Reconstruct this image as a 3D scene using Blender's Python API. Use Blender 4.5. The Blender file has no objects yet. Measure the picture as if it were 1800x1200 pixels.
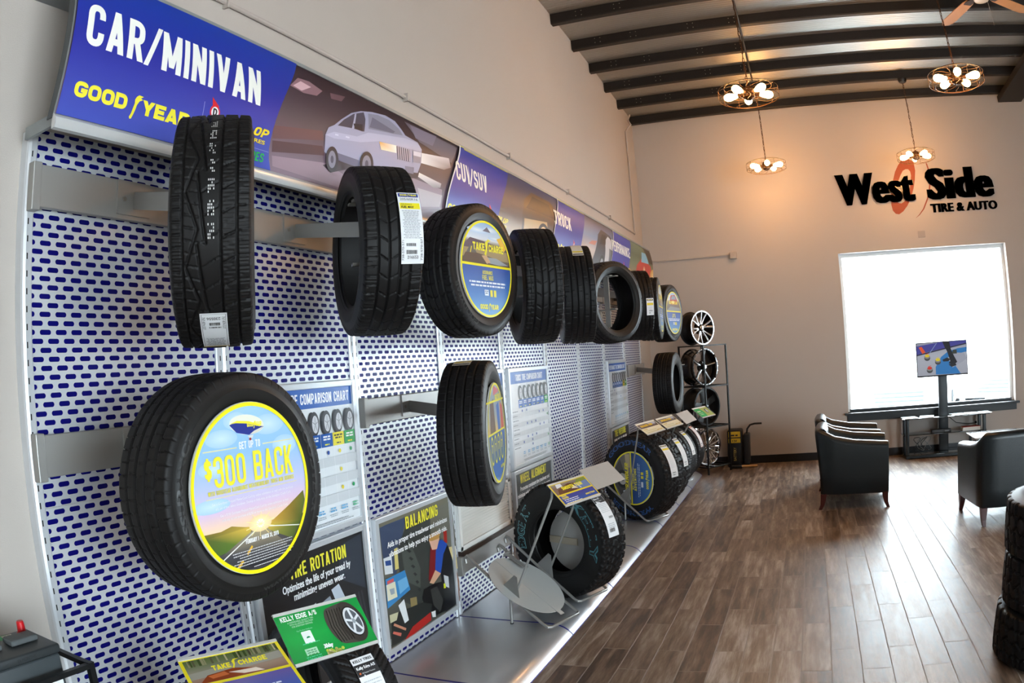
import bpy, bmesh, math, random
import numpy as np
from mathutils import Vector, Matrix
random.seed(7); rng = np.random.default_rng(7)
PI = math.pi
SC = bpy.context.scene
COL = SC.collection

# ------------------------------------------------------------------ camera
CAMP = Vector((2.0259, -1.1718, 1.6129))
CR = Vector((0.9252155, 0.3746058, -0.0603870))
CU = Vector((0.0651166, 0.0000320, 0.9978777))
CF = Vector((-0.3738127, 0.9271842, 0.0243635))
FPX = 1319.8145
cd = bpy.data.cameras.new('camera'); cam = bpy.data.objects.new('camera', cd); COL.objects.link(cam)
cam.matrix_world = Matrix(((CR.x, CU.x, -CF.x, CAMP.x), (CR.y, CU.y, -CF.y, CAMP.y), (CR.z, CU.z, -CF.z, CAMP.z), (0, 0, 0, 1)))
cd.type = 'PANO'; cd.sensor_width = 36.0; cd.sensor_fit = 'HORIZONTAL'; cd.clip_start = 0.02; cd.clip_end = 200
for holder in (cd, getattr(cd, 'cycles', None)):
    if holder is None: continue
    try:
        holder.panorama_type = 'FISHEYE_EQUISOLID'
        holder.fisheye_lens = FPX / 1800 * 36.0
        holder.fisheye_fov = math.radians(180)
    except Exception as ex:
        pass
SC.camera = cam

# ------------------------------------------------------------------ view, world, sun, daylight openings
SC.view_settings.view_transform = 'Standard'; SC.view_settings.look = 'None'
SC.view_settings.gamma = 1.0; SC.view_settings.use_curve_mapping = False
SC.view_settings.exposure = 0.0
wd = bpy.data.worlds.new('overcast_sky'); SC.world = wd; wd.use_nodes = True
bg = wd.node_tree.nodes['Background']; bg.inputs[0].default_value = (0.76, 0.91, 1.0, 1); bg.inputs[1].default_value = 20.0
sd = bpy.data.lights.new('sun', 'SUN'); sd.energy = 22.0; sd.angle = math.radians(1.0); sd.color = (1, 0.96, 0.9)
sun = bpy.data.objects.new('sun', sd); COL.objects.link(sun); sun.rotation_euler = (math.radians(38), 0, math.radians(8))
def portal(name, loc, rot, sx, sy):
    l = bpy.data.lights.new(name, 'AREA'); l.shape = 'RECTANGLE'; l.size = sx; l.size_y = sy
    l.cycles.is_portal = True
    o = bpy.data.objects.new(name, l); COL.objects.link(o); o.location = loc; o.rotation_euler = rot
portal('window_daylight', (3.92, 9.16, 1.68), (-PI/2, 0, 0), 2.5, 2.16)      # faces -y, into the room
portal('storefront_daylight', (8.28, -2.3, 1.55), (0, PI/2, 0), 2.5, 4.8)     # faces -x, into the room

portal('entrance_daylight', (5.6, -5.08, 1.2), (PI/2, 0, 0), 1.6, 2.1)          # faces +y, into the room

# ------------------------------------------------------------------ helpers
def lin(c):
    return tuple((v/12.92 if v <= 0.04045 else ((v+0.055)/1.055)**2.4) for v in c)
def hx(s, a=None):
    s = s.lstrip('#'); return tuple(int(s[i:i+2], 16)/255 for i in (0, 2, 4))
def mixc(a, b, t): return tuple(x+(y-x)*t for x, y in zip(a, b))
MATS = {}
def mat(name, color='#808080', rough=0.5, metal=0.0, noise=0.0, nscale=8.0, bump=0.0, bscale=60.0, emit=0.0, spec=0.5, coat=0.0, trans=0.0, ior=1.45):
    if name in MATS: return MATS[name]
    m = bpy.data.materials.new(name); m.use_nodes = True; nt = m.node_tree; b = nt.nodes['Principled BSDF']
    c = lin(hx(color)) if isinstance(color, str) else color
    b.inputs['Base Color'].default_value = (*c, 1); b.inputs['Roughness'].default_value = rough; b.inputs['Metallic'].default_value = metal
    b.inputs['Specular IOR Level'].default_value = spec; b.inputs['Coat Weight'].default_value = coat
    b.inputs['Transmission Weight'].default_value = trans; b.inputs['IOR'].default_value = ior
    if emit: b.inputs['Emission Color'].default_value = (*c, 1); b.inputs['Emission Strength'].default_value = emit
    tc = nt.nodes.new('ShaderNodeTexCoord')
    if noise:
        n = nt.nodes.new('ShaderNodeTexNoise'); n.inputs['Scale'].default_value = nscale; n.inputs['Detail'].default_value = 4
        nt.links.new(tc.outputs['Object'], n.inputs['Vector'])
        mx = nt.nodes.new('ShaderNodeMix'); mx.data_type = 'RGBA'
        mx.inputs['A'].default_value = (*[v*(1-noise) for v in c], 1); mx.inputs['B'].default_value = (*[min(1, v*(1+noise)) for v in c], 1)
        nt.links.new(n.outputs['Fac'], mx.inputs['Factor']); nt.links.new(mx.outputs['Result'], b.inputs['Base Color'])
    if bump:
        n = nt.nodes.new('ShaderNodeTexNoise'); n.inputs['Scale'].default_value = bscale; n.inputs['Detail'].default_value = 3
        nt.links.new(tc.outputs['Object'], n.inputs['Vector'])
        bp_ = nt.nodes.new('ShaderNodeBump'); bp_.inputs['Strength'].default_value = bump; bp_.inputs['Distance'].default_value = 0.003
        nt.links.new(n.outputs['Fac'], bp_.inputs['Height']); nt.links.new(bp_.outputs['Normal'], b.inputs['Normal'])
    MATS[name] = m; return m
def print_mat(name, rough=0.3, emit=0.0, coat=0.0, spec=0.5):
    if name in MATS: return MATS[name]
    m = bpy.data.materials.new(name); m.use_nodes = True; nt = m.node_tree; b = nt.nodes['Principled BSDF']
    a = nt.nodes.new('ShaderNodeVertexColor'); a.layer_name = 'Ink'
    nt.links.new(a.outputs['Color'], b.inputs['Base Color']); b.inputs['Roughness'].default_value = rough
    b.inputs['Coat Weight'].default_value = coat; b.inputs['Specular IOR Level'].default_value = spec
    if emit:
        nt.links.new(a.outputs['Color'], b.inputs['Emission Color']); b.inputs['Emission Strength'].default_value = emit
        b.inputs['Base Color'].default_value = (0.02, 0.02, 0.02, 1); nt.links.remove(b.inputs['Base Color'].links[0])
    MATS[name] = m; return m

WM = {}
def wm(o):
    m = Matrix.LocRotScale(o.location, o.rotation_euler, o.scale)
    return wm(o.parent) @ m if o.parent else m
def tag(o, label=None, cat=None, group=None, kind=None):
    if label: o['label'] = label
    if cat: o['category'] = cat
    if group: o['group'] = group
    if kind: o['kind'] = kind
    return o
def thing(name, label, cat, loc=(0, 0, 0), rz=0.0, group=None):
    o = bpy.data.objects.new(name, None); COL.objects.link(o); o.location = loc; o.rotation_euler = (0, 0, rz)
    o.empty_display_size = 0.1
    return tag(o, label, cat, group)
def copy_tree(o, parent=None):
    c = o.copy(); COL.objects.link(c)
    if parent: c.parent = parent
    for ch in [q for q in bpy.data.objects if q.parent == o]: copy_tree(ch, c)
    return c
def frame_from(d):
    d = Vector(d).normalized(); a = Vector((0, 0, 1)) if abs(d.z) < 0.95 else Vector((1, 0, 0))
    u = d.cross(a).normalized(); v = d.cross(u).normalized(); return u, v
class MB:
    """Collects geometry; build() links it as one mesh object."""
    def __init__(s): s.v = []; s.f = []; s.m = []; s.cur = 0; s.c = None
    def add(s, vs, fs):
        b = len(s.v); s.v += [tuple(p) for p in vs]; s.f += [tuple(i+b for i in f) for f in fs]; s.m += [s.cur]*len(fs); return s
    def box(s, x0, y0, z0, x1, y1, z1):
        vs = [(x, y, z) for z in (z0, z1) for y in (y0, y1) for x in (x0, x1)]
        return s.add(vs, [(0, 2, 3, 1), (4, 5, 7, 6), (0, 1, 5, 4), (2, 6, 7, 3), (0, 4, 6, 2), (1, 3, 7, 5)])
    def bar(s, a, b, w, h, up=(0, 0, 1)):
        a = Vector(a); b = Vector(b); d = (b-a).normalized(); u = d.cross(Vector(up)).normalized(); v = u.cross(d).normalized()
        vs = [p+u*sx*w/2+v*sy*h/2 for p in (a, b) for sx, sy in ((-1, -1), (1, -1), (1, 1), (-1, 1))]
        return s.add(vs, [(0, 3, 2, 1), (4, 5, 6, 7)]+[(i, (i+1) % 4, 4+(i+1) % 4, 4+i) for i in range(4)])
    def rbox(s, x0, y0, z0, x1, y1, z1, r=0.01, n=3):
        """box with rounded vertical edges and softened top/bottom"""
        r = min(r, abs(x1-x0)/2.01, abs(y1-y0)/2.01, abs(z1-z0)/2.01)
        def loop(ins, z):
            out = []
            for cx, cy, a0 in ((x1-r, y1-r, 0), (x0+r, y1-r, PI/2), (x0+r, y0+r, PI), (x1-r, y0+r, 1.5*PI)):
                for k in range(n+1):
                    a = a0+PI/2*k/n; out.append((cx+(r-ins)*math.cos(a), cy+(r-ins)*math.sin(a), z))
            return out
        L = []
        for k in range(n+1):
            a = PI/2*k/n; L.append(loop(r*(1-math.sin(a)), z0+r*(1-math.cos(a))))
        for k in range(n+1):
            a = PI/2*k/n; L.append(loop(r*(1-math.cos(a)), z1-r*(1-math.sin(a))))
        return s.loft(L, cap=True)
    def loft(s, loops, cap=False, close=True):
        n = len(loops[0]); vs = [p for l in loops for p in l]; fs = []
        for i in range(len(loops)-1):
            for j in range(n if close else n-1):
                k = (j+1) % n; fs.append((i*n+j, i*n+k, (i+1)*n+k, (i+1)*n+j))
        if cap: fs.append(tuple(range(n-1, -1, -1))); fs.append(tuple((len(loops)-1)*n+i for i in range(n)))
        return s.add(vs, fs)
    def cyl(s, a, b, r, n=16, r2=None, cap=True):
        a = Vector(a); b = Vector(b); u, v = frame_from(b-a); r2 = r if r2 is None else r2
        return s.loft([[p+(u*math.cos(t)+v*math.sin(t))*q for t in [2*PI*i/n for i in range(n)]] for p, q in ((a, r), (b, r2))], cap=cap)
    def tube(s, pts, r, n=8, closed=False, cap=True):
        pts = [Vector(p) for p in pts]; N = len(pts); loops = []; pu = None
        for i, p in enumerate(pts):
            if closed: d = pts[(i+1) % N]-pts[i-1]
            else: d = pts[min(i+1, N-1)]-pts[max(i-1, 0)]
            d.normalize()
            if pu is None: pu, _ = frame_from(d)
            u = (pu-d*pu.dot(d)).normalized(); v = d.cross(u); pu = u
            loops.append([p+(u*math.cos(t)+v*math.sin(t))*r for t in [2*PI*k/n for k in range(n)]])
        if closed: loops.append(loops[0]); cap = False
        return s.loft(loops, cap=cap)
    def lathe(s, prof, axis='z', c=(0, 0, 0), n=32, a0=0, a1=2*PI):
        c = Vector(c); closed = abs(a1-a0-2*PI) < 1e-6; loops = []
        ang = [a0+(a1-a0)*i/n for i in range(n+1)]
        for t in ang:
            l = []
            for r, h in prof:
                if axis == 'z': p = (r*math.cos(t), r*math.sin(t), h)
                elif axis == 'x': p = (h, r*math.cos(t), r*math.sin(t))
                else: p = (r*math.cos(t), h, r*math.sin(t))
                l.append(c+Vector(p))
            loops.append(l)
        return s.loft(loops, close=False)
    def prism(s, poly, a, b, axis='z'):
        """extrude 2D poly between a and b along axis (poly coords fill the other two in order)"""
        def P(p, h): return {'z': (p[0], p[1], h), 'x': (h, p[0], p[1]), 'y': (p[0], h, p[1])}[axis]
        n = len(poly); vs = [P(p, a) for p in poly]+[P(p, b) for p in poly]
        return s.add(vs, [tuple(range(n-1, -1, -1)), tuple(range(n, 2*n))]+[(i, (i+1) % n, n+(i+1) % n, n+i) for i in range(n)])
    def sphere(s, c, r, n=16, m=10, sc=(1, 1, 1)):
        c = Vector(c); L = []
        for i in range(m+1):
            t = PI*i/m; L.append([c+Vector((r*sc[0]*math.sin(t)*math.cos(p), r*sc[1]*math.sin(t)*math.sin(p), -r*sc[2]*math.cos(t))) for p in [2*PI*k/n for k in range(n)]])
        return s.loft(L)
    def xf(s, M):
        s.v = [tuple(M @ Vector(p)) for p in s.v]; return s
    def build(s, name, mats, parent=None, world=False, smooth=False, angle=None, bevel=0.0):
        me = bpy.data.meshes.new(name); vs = s.v
        if world and parent is not None:
            Mi = wm(parent).inverted(); vs = [tuple(Mi @ Vector(p)) for p in vs]
        me.from_pydata(vs, [], s.f)
        if not isinstance(mats, (list, tuple)): mats = [mats]
        for m in mats: me.materials.append(m)
        if len(mats) > 1: me.polygons.foreach_set('material_index', s.m)
        bm = bmesh.new(); bm.from_mesh(me); bmesh.ops.remove_doubles(bm, verts=bm.verts, dist=1e-6); bmesh.ops.recalc_face_normals(bm, faces=bm.faces)
        if smooth or angle:
            for f in bm.faces: f.smooth = True
            lim = angle or 0.6
            for e in bm.edges:
                if len(e.link_faces) == 2 and e.calc_face_angle(0) > lim: e.smooth = False
        bm.to_mesh(me); bm.free()
        o = bpy.data.objects.new(name, me); COL.objects.link(o)
        if parent is not None: o.parent = parent
        if bevel:
            md = o.modifiers.new('bevel', 'BEVEL'); md.width = bevel; md.segments = 2; md.limit_method = 'ANGLE'; md.angle_limit = 0.7
        return o

# pixel of the photograph -> point on an axis plane (used only to measure where things stand)
def ray(px, py):
    a = px-900; b = 600-py; r = math.hypot(a, b) or 1e-9; t = 2*math.asin(r/(2*FPX))
    return (CR*a+CU*b)*(math.sin(t)/r)+CF*math.cos(t)
def at(px, py, ax, val):
    d = ray(px, py); i = 'xyz'.index(ax); return CAMP+d*((val-CAMP[i])/d[i])

# ------------------------------------------------------------------ text and printed surfaces
_T = {}; _N = {}
def text_tris(s, bold=0.0, shear=0.0, gap=1.0):
    """triangles of a word, cap height 1, left edge and baseline at 0; heavier weights widen the upright strokes"""
    k = (s, bold, shear, gap)
    if k in _T: return _T[k]
    off = min(bold, .018); sm = 3.0*max(0, bold-.012)
    def mk(t, off):
        cu = bpy.data.curves.new('t', 'FONT'); cu.body = t; cu.size = 1; cu.offset = off; cu.shear = shear; cu.space_character = gap+sm*.42; cu.resolution_u = 3
        o = bpy.data.objects.new('t', cu); me = bpy.data.meshes.new_from_object(o)
        me.calc_loop_triangles()
        v = [(p.co.x, p.co.y) for p in me.vertices]; tr = [tuple(t_.vertices) for t_ in me.loop_triangles]
        bpy.data.objects.remove(o); bpy.data.meshes.remove(me); bpy.data.curves.remove(cu); return v, tr
    v, tr = mk(s, off)
    if 'cap' not in _T: _T['cap'] = max(p[1] for p in mk('H', 0)[0])
    cap = _T['cap']+2*off
    x0 = min(p[0] for p in v) if v else 0
    v = [((x-x0)/cap, (y+off)/cap) for x, y in v]
    if sm > .02 and v:
        n = len(v); c = max(3, int(sm/.018)); V2 = []; T2 = []
        for i in range(c):
            V2 += [(x+sm*i/(c-1), y) for x, y in v]; T2 += [tuple(j+n*i for j in q) for q in tr]
        v, tr = V2, T2
    _T[k] = (v, tr); _N[k] = len(V2) // n if sm > .02 and v else 1
    return _T[k]

# narrow signpainter capitals drawn from strokes; W is the letter width for cap height 1, t the stroke
def _glyph(ch, W, t):
    l, r, b, T, c = t/2, W-t/2, t/2, 1-t/2, W/2; R = min(.30, W*.42); q = R*.62
    P = lambda *p, closed=False: ('P', p, closed)
    D = lambda x0, y0, x1, y1, k=1.0: ('D', x0, y0, x1, y1, k)
    stem = P((l, 0), (l, 1))
    G = {
     'A': [D(l*1.05, 0, c, 1), D(W-l*1.05, 0, c, 1), P((W*.26, .25), (W*.74, .25))],
     'B': [stem, P((l, b), (r, b, q), (r, .52, q), (l, .52)), P((l, .52), (r-.02, .52, q), (r-.02, T, q), (l, T))],
     'C': [P((r, .66), (r, T, R), (l, T, R), (l, b, R), (r, b, R), (r, .34))],
     'D': [stem, P((l, b), (r, b, R), (r, T, R), (l, T))],
     'E': [stem, P((l, b), (W, b)), P((l, .5), (W*.88, .5)), P((l, T), (W, T))],
     'F': [stem, P((l, .5), (W*.88, .5)), P((l, T), (W, T))],
     'G': [P((r, .68), (r, T, R), (l, T, R), (l, b, R), (r, b, R), (r, .46), (W*.50, .46))],
     'H': [stem, P((r, 0), (r, 1)), P((l, .5), (r, .5))], 'I': [stem], 'J': [P((r, 1), (r, b, R), (l, b, R), (l, .3))],
     'K': [stem, D(l*1.2, .34, W-l*1.1, 1), D(W*.42, .55, W-l, 0)], 'L': [stem, P((l, b), (W, b))],
     'M': [stem, P((r, 0), (r, 1)), D(l, 1, c, .12, .9), D(r, 1, c, .12, .9)], 'N': [stem, P((r, 0), (r, 1)), D(l, 1, r, 0)],
     'O': [P((c, T), (l, T, R), (l, b, R), (r, b, R), (r, T, R), (c, T))], 'P': [stem, P((l, T), (r, T, R), (r, .44, R), (l, .44))],
     'R': [stem, P((l, T), (r, T, R), (r, .46, R), (l, .46)), D(W*.52, .46, W-l, 0)],
     'S': [P((r, .70), (r, T, R), (l, T, R), (l, .55, q), (r, .45, q), (r, b, R), (l, b, R), (l, .30))],
     'T': [P((c, 0), (c, 1)), P((0, T), (W, T))], 'U': [P((l, 1), (l, b, R), (r, b, R), (r, 1))], 'V': [D(l*1.05, 1, c, 0), D(W-l*1.05, 1, c, 0)],
     'W': [D(l, 1, W*.29, 0, .9), D(c, 1, W*.29, 0, .9), D(c, 1, W*.71, 0, .9), D(r, 1, W*.71, 0, .9)], 'X': [D(l, 0, r, 1), D(l, 1, r, 0)],
     'Y': [D(l, 1, c, .42), D(r, 1, c, .42), P((c, 0), (c, .46))], 'Z': [P((0, b), (W, b)), P((0, T), (W, T)), D(l*1.1, t*.8, r, 1-t*.8)],
     '1': [P((c, 0), (c, 1)), D(l, .74, c, 1, .8)], '2': [P((l, .68), (l, T, R), (r, T, R), (r, .56, q), (l, .20, .05), (l, b)), P((l*.2, b), (W, b))],
     '3': [P((l, .70), (l, T, R), (r, T, R), (r, .52, q), (W*.36, .52)), P((W*.36, .52), (r, .52, q), (r, b, R), (l, b, R), (l, .30))],
     '/': [D(0, -.02, W, 1.02, .8)], '-': [P((0, .42), (W, .42))], '.': [P((l, 0), (l, t))], ',': [P((l, -.08), (l, t))], '9': [P((r, .46), (l, .46, q), (l, T, R), (r, T, R), (r, b, R), (l, b, R), (l, .26))],
     '4': [P((r*.9, 0), (r*.9, 1)), P((0, .26), (W, .26)), D(l, .24, r*.9, 1, .8)], '5': [P((r, T), (l, T), (l, .55), (r, .56, q), (r, b, R), (l, b, R), (l, .28))], '6': [P((r, .72), (r, T, R), (l, T, R), (l, b, R), (r, b, R), (r, .54, q), (l, .54))],
     '7': [P((0, T), (W, T)), D(W*.35, 0, r, 1)], '8': [P((c, .52), (l, .52, q), (l, b, q), (r, b, q), (r, .52, q), (c, .52)), P((c, .52), (l+.02, .52, q), (l+.02, T, q), (r-.02, T, q), (r-.02, .52, q), (c, .52))],
    }
    G['0'] = G['O']; G['$'] = G['S']+[P((c, -.10), (c, 1.10))]
    return G.get(ch)
def _fillet(pts, n=6):
    out = []
    for i, p in enumerate(pts):
        if len(p) < 3 or i in (0, len(pts)-1): out.append(Vector(p[:2])); continue
        P0 = Vector(p[:2]); A = Vector(pts[i-1][:2])-P0; B = Vector(pts[i+1][:2])-P0; ra = min(p[2], A.length*(.5 if len(pts[i-1]) > 2 else .98)); rb = min(p[2], B.length*(.5 if len(pts[i+1]) > 2 else .98))
        a = P0+A.normalized()*ra; d = P0+B.normalized()*rb
        for k in range(n+1): u = k/n; out.append(a.lerp(P0, u).lerp(P0.lerp(d, u), u))
    res = [out[0]]
    for p in out[1:]:
        if (p-res[-1]).length > 1e-5: res.append(p)
    return res
def _stroke(pts, t):
    n = len(pts); A = []; B = []
    for i, p in enumerate(pts):
        d0 = (p-pts[i-1]).normalized() if i else None; d1 = (pts[i+1]-p).normalized() if i < n-1 else None
        if i in (0, n-1) and (pts[0]-pts[-1]).length < 1e-5: d0 = (pts[-1]-pts[-2]).normalized(); d1 = (pts[1]-pts[0]).normalized()
        d0 = d0 or d1; d1 = d1 or d0; nn = Vector((-d0.y-d1.y, d0.x+d1.x))
        nn = nn.normalized() if nn.length > 1e-6 else Vector((-d0.y, d0.x)); k = max(.5, nn.dot(Vector((-d0.y, d0.x))))
        A.append(p+nn*(t/2/k)); B.append(p-nn*(t/2/k))
    return A, B
_H = {}
def headline(txt, W, t, gap):
    """list of strips (A, B) for a line of capitals; total width"""
    k = (txt, W, t, gap)
    if k in _H: return _H[k]
    x = 0.0; out = []
    for ch in txt:
        w = {'M': 1.28*W, 'W': 1.5*W, 'I': t, '1': W*.7, '.': t, ',': t, '-': W*.6, ' ': W*.55, '/': W*.8, 'L': W*.9, 'E': W*.92, 'F': W*.9, 'A': W*1.06, 'V': W*1.06}.get(ch, W)
        for g in (_glyph(ch, w, t) or []):
            if g[0] == 'P':
                A, B = _stroke(_fillet(g[1]), t)
            else:
                _, x0, y0, x1, y1, kk = g; th = t*kk*math.hypot(x1-x0, y1-y0)/max(.2, abs(y1-y0))*.5
                A = [Vector((x0-th, y0)), Vector((x1-th, y1))]; B = [Vector((x0+th, y0)), Vector((x1+th, y1))]
            out.append(([(p.x+x, p.y) for p in A], [(p.x+x, p.y) for p in B]))
        x += w+gap
    _H[k] = (out, x-gap); return _H[k]

class Print:
    """Flat inks on a surface: P(u, v, lift) gives the point; every shape gets its own ink colour (per vertex)."""
    def __init__(s, P, step=0.00009, cuts=None):
        s.P = P; s.V = []; s.F = []; s.C = []; s.lift = 0.0; s.step = step; s.cuts = cuts; s.clip = None
    def _emit(s, pts, tris, cols):
        s.lift += s.step
        if s.cuts:
            bm = bmesh.new(); lay = bm.verts.layers.float_color.new('c')
            vv = []
            for p, c in zip(pts, cols):
                q = bm.verts.new((p[0], p[1], 0)); q[lay] = (*c, 1); vv.append(q)
            for t in tris:
                try: bm.faces.new([vv[i] for i in t])
                except ValueError: pass
            us, vs = s.cuts
            for ax, arr in ((0, us), (1, vs)):
                lo = min(p[ax] for p in pts); hi = max(p[ax] for p in pts)
                for c in arr:
                    if lo < c < hi:
                        co = (c, 0, 0) if ax == 0 else (0, c, 0); no = (1, 0, 0) if ax == 0 else (0, 1, 0)
                        bmesh.ops.bisect_plane(bm, geom=bm.verts[:]+bm.edges[:]+bm.faces[:], plane_co=co, plane_no=no, dist=1e-7)
            if s.clip:
                for c, sg in ((s.clip[0], -1), (s.clip[1], 1)): bmesh.ops.bisect_plane(bm, geom=bm.verts[:]+bm.edges[:]+bm.faces[:], plane_co=(c, 0, 0), plane_no=(sg, 0, 0), clear_outer=True, dist=1e-7)
            bm.verts.index_update(); bm.verts.ensure_lookup_table(); pts = [(q.co.x, q.co.y) for q in bm.verts]; cols = [tuple(q[lay])[:3] for q in bm.verts]
            tris = [tuple(q.index for q in f.verts) for f in bm.faces]; bm.free()
        b = len(s.V); s.V += [tuple(s.P(p[0], p[1], s.lift)) for p in pts]; s.F += [tuple(i+b for i in t) for t in tris]; s.C += list(cols)
    def poly(s, pts, col):
        cols = [lin(hx(c)) for c in col] if isinstance(col, (list, tuple)) else [lin(hx(col))]*len(pts)
        from mathutils.geometry import tessellate_polygon
        tris = tessellate_polygon([[Vector((p[0], p[1], 0)) for p in pts]])
        s._emit(pts, tris, cols); return s
    def strip(s, a, b, ca, cb=None):
        """quads between two polylines, colours per side"""
        n = len(a); ca = lin(hx(ca)); cb = lin(hx(cb)) if cb else ca
        s._emit(list(a)+list(b), [(i, i+1, n+i+1, n+i) for i in range(n-1)], [ca]*n+[cb]*n); return s
    def rect(s, u0, v0, u1, v1, col): return s.poly([(u0, v0), (u1, v0), (u1, v1), (u0, v1)], col)
    def grad(s, u0, u1, stops):
        """horizontal bands: stops = [(v, colour), ...]"""
        for (va, ca), (vb, cb) in zip(stops, stops[1:]):
            s.poly([(u0, va), (u1, va), (u1, vb), (u0, vb)], [ca, ca, cb, cb]); s.lift -= s.step
        s.lift += s.step; return s
    def ell(s, cu, cv, ru, rv, col, n=28, a=0.0, col2=None):
        ca, sa = math.cos(a), math.sin(a); pts = []
        for i in range(n):
            t = 2*PI*i/n; x = ru*math.cos(t); y = rv*math.sin(t); pts.append((cu+x*ca-y*sa, cv+x*sa+y*ca))
        if col2:
            s._emit([(cu, cv)]+pts, [(0, 1+i, 1+(i+1) % n) for i in range(n)], [lin(hx(col))]+[lin(hx(col2))]*n)
        else: s.poly(pts, col)
        return s
    def ring(s, cu, cv, r0, r1, col, n=64, k=1.0):
        A = [(cu+r0*math.cos(2*PI*i/n), cv+k*r0*math.sin(2*PI*i/n)) for i in range(n+1)]; B = [(cu+r1*math.cos(2*PI*i/n), cv+k*r1*math.sin(2*PI*i/n)) for i in range(n+1)]
        return s.strip(A, B, col)
    def line(s, pts, w, col):
        A = []; B = []
        for i, p in enumerate(pts):
            q0 = pts[max(i-1, 0)]; q1 = pts[min(i+1, len(pts)-1)]; d = Vector((q1[0]-q0[0], q1[1]-q0[1])).normalized(); n = (-d.y*w/2, d.x*w/2)
            A.append((p[0]+n[0], p[1]+n[1])); B.append((p[0]-n[0], p[1]-n[1]))
        return s.strip(A, B, col)
    def text(s, t, u, v, h, col, w=None, align='l', bold=0.0, shear=0.0, ang=0.0, wf=1.0, gap=1.0):
        V, tr = text_tris(t, bold, shear, gap)
        if not V: return s
        W = max(p[0] for p in V); sx = (w/W) if w else h*wf
        off = {'l': 0, 'c': -W*sx/2, 'r': -W*sx}[align]; ca, sa = math.cos(ang), math.sin(ang)
        pts = [(u+(x*sx+off)*ca-y*h*sa, v+(x*sx+off)*sa+y*h*ca) for x, y in V]
        c = _N[(t, bold, shear, gap)]; n = len(pts)//c; m = len(tr)//c
        for i in range(c): s._emit(pts[i*n:(i+1)*n], tr[:m], [lin(hx(col))]*n)
        return s
    def head(s, t, u, v, h, col, w=None, align='l', W=.46, st=.155, gap=.09, shear=0.0):
        """narrow capitals of cap height h, fitted to width w"""
        S, Wd = headline(t, W, st, gap); sx = (w/Wd) if w else h; off = {'l': 0, 'c': -Wd*sx/2, 'r': -Wd*sx}[align]; c = lin(hx(col)); l0 = s.lift; st_ = s.step; s.step = st_*.4
        for i, (A, B) in enumerate(S):
            if i % 4 == 0: s.lift = l0
            n = len(A); s._emit([(u+off+(x+shear*y)*sx, v+y*h) for x, y in A+B], [(j, j+1, n+j+1, n+j) for j in range(n-1)], [c]*(2*n))
        s.step = st_; s.lift = l0+st_; return s
    def copy_lines(s, u0, u1, v0, n, dv, h, col, align='c'):
        """unreadable small print: rows of word-like dashes"""
        for i in range(n):
            v = v0-i*dv; k = random.uniform(0.75, 1.0)*(u1-u0); c = (u0+u1)/2
            a = c-k/2 if align == 'c' else u0; b = a+k; x = a
            while x < b:
                e = min(x+random.uniform(1.5, 5)*h, b)
                s.rect(x, v, e, v+h, col); s.lift -= s.step; x = e+h*0.7
        s.lift += s.step; return s
    def goodyear(s, u, v, w, h, col, edge=None):
        """the slab capital wordmark with the winged foot between the two words"""
        s.head('GOOD', u, v, h, col, w=w*0.43, W=.92, st=.27, gap=.06)
        s.head('YEAR', u+w*0.56, v, h, col, w=w*0.44, W=.86, st=.27, gap=.05)
        c = u+w*0.5; k = h
        f = [(-.42, -.55), (-.2, -.5), (.0, -.1), (.14, .25), (.22, .62), (.5, .95), (.95, 1.12), (.62, 1.22), (1.0, 1.38), (.3, 1.42), (-.02, 1.25), (-.2, 1.0), (-.14, .7), (-.26, .3), (-.36, -.1), (-.56, -.4)]
        s.poly([(c+a*k*0.62, v+b*k*0.86) for a, b in f], col); return s
    def build(s, name, m, parent, world=True):
        me = bpy.data.meshes.new(name); V = s.V
        if world:
            Mi = wm(parent).inverted(); V = [tuple(Mi @ Vector(p)) for p in V]
        me.from_pydata(V, [], s.F); me.materials.append(m)
        ca = me.color_attributes.new('Ink', 'FLOAT_COLOR', 'POINT')
        ca.data.foreach_set('color', [x for c in s.C for x in (*c, 1.0)])
        o = bpy.data.objects.new(name, me); COL.objects.link(o); o.parent = parent; return o
def plane_map(O, U, V):
    O = Vector(O); U = Vector(U); V = Vector(V); N = U.cross(V).normalized()
    return lambda u, v, l: O+U*u+V*v+N*l
INK = print_mat('printed_paper', 0.32); INKG = print_mat('glossy_print', 0.16, coat=0.3); INKM = print_mat('matte_print', 0.6)

# ================================================================== THE SETTING
XW, YF, XR, YB = -0.05, 9.08, 8.2, -5.0
def struct(o, label, cat): return tag(o, label, cat, kind='structure')
def roof_z(y): return 5.193-0.0409*y          # underside of the purlins

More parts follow.
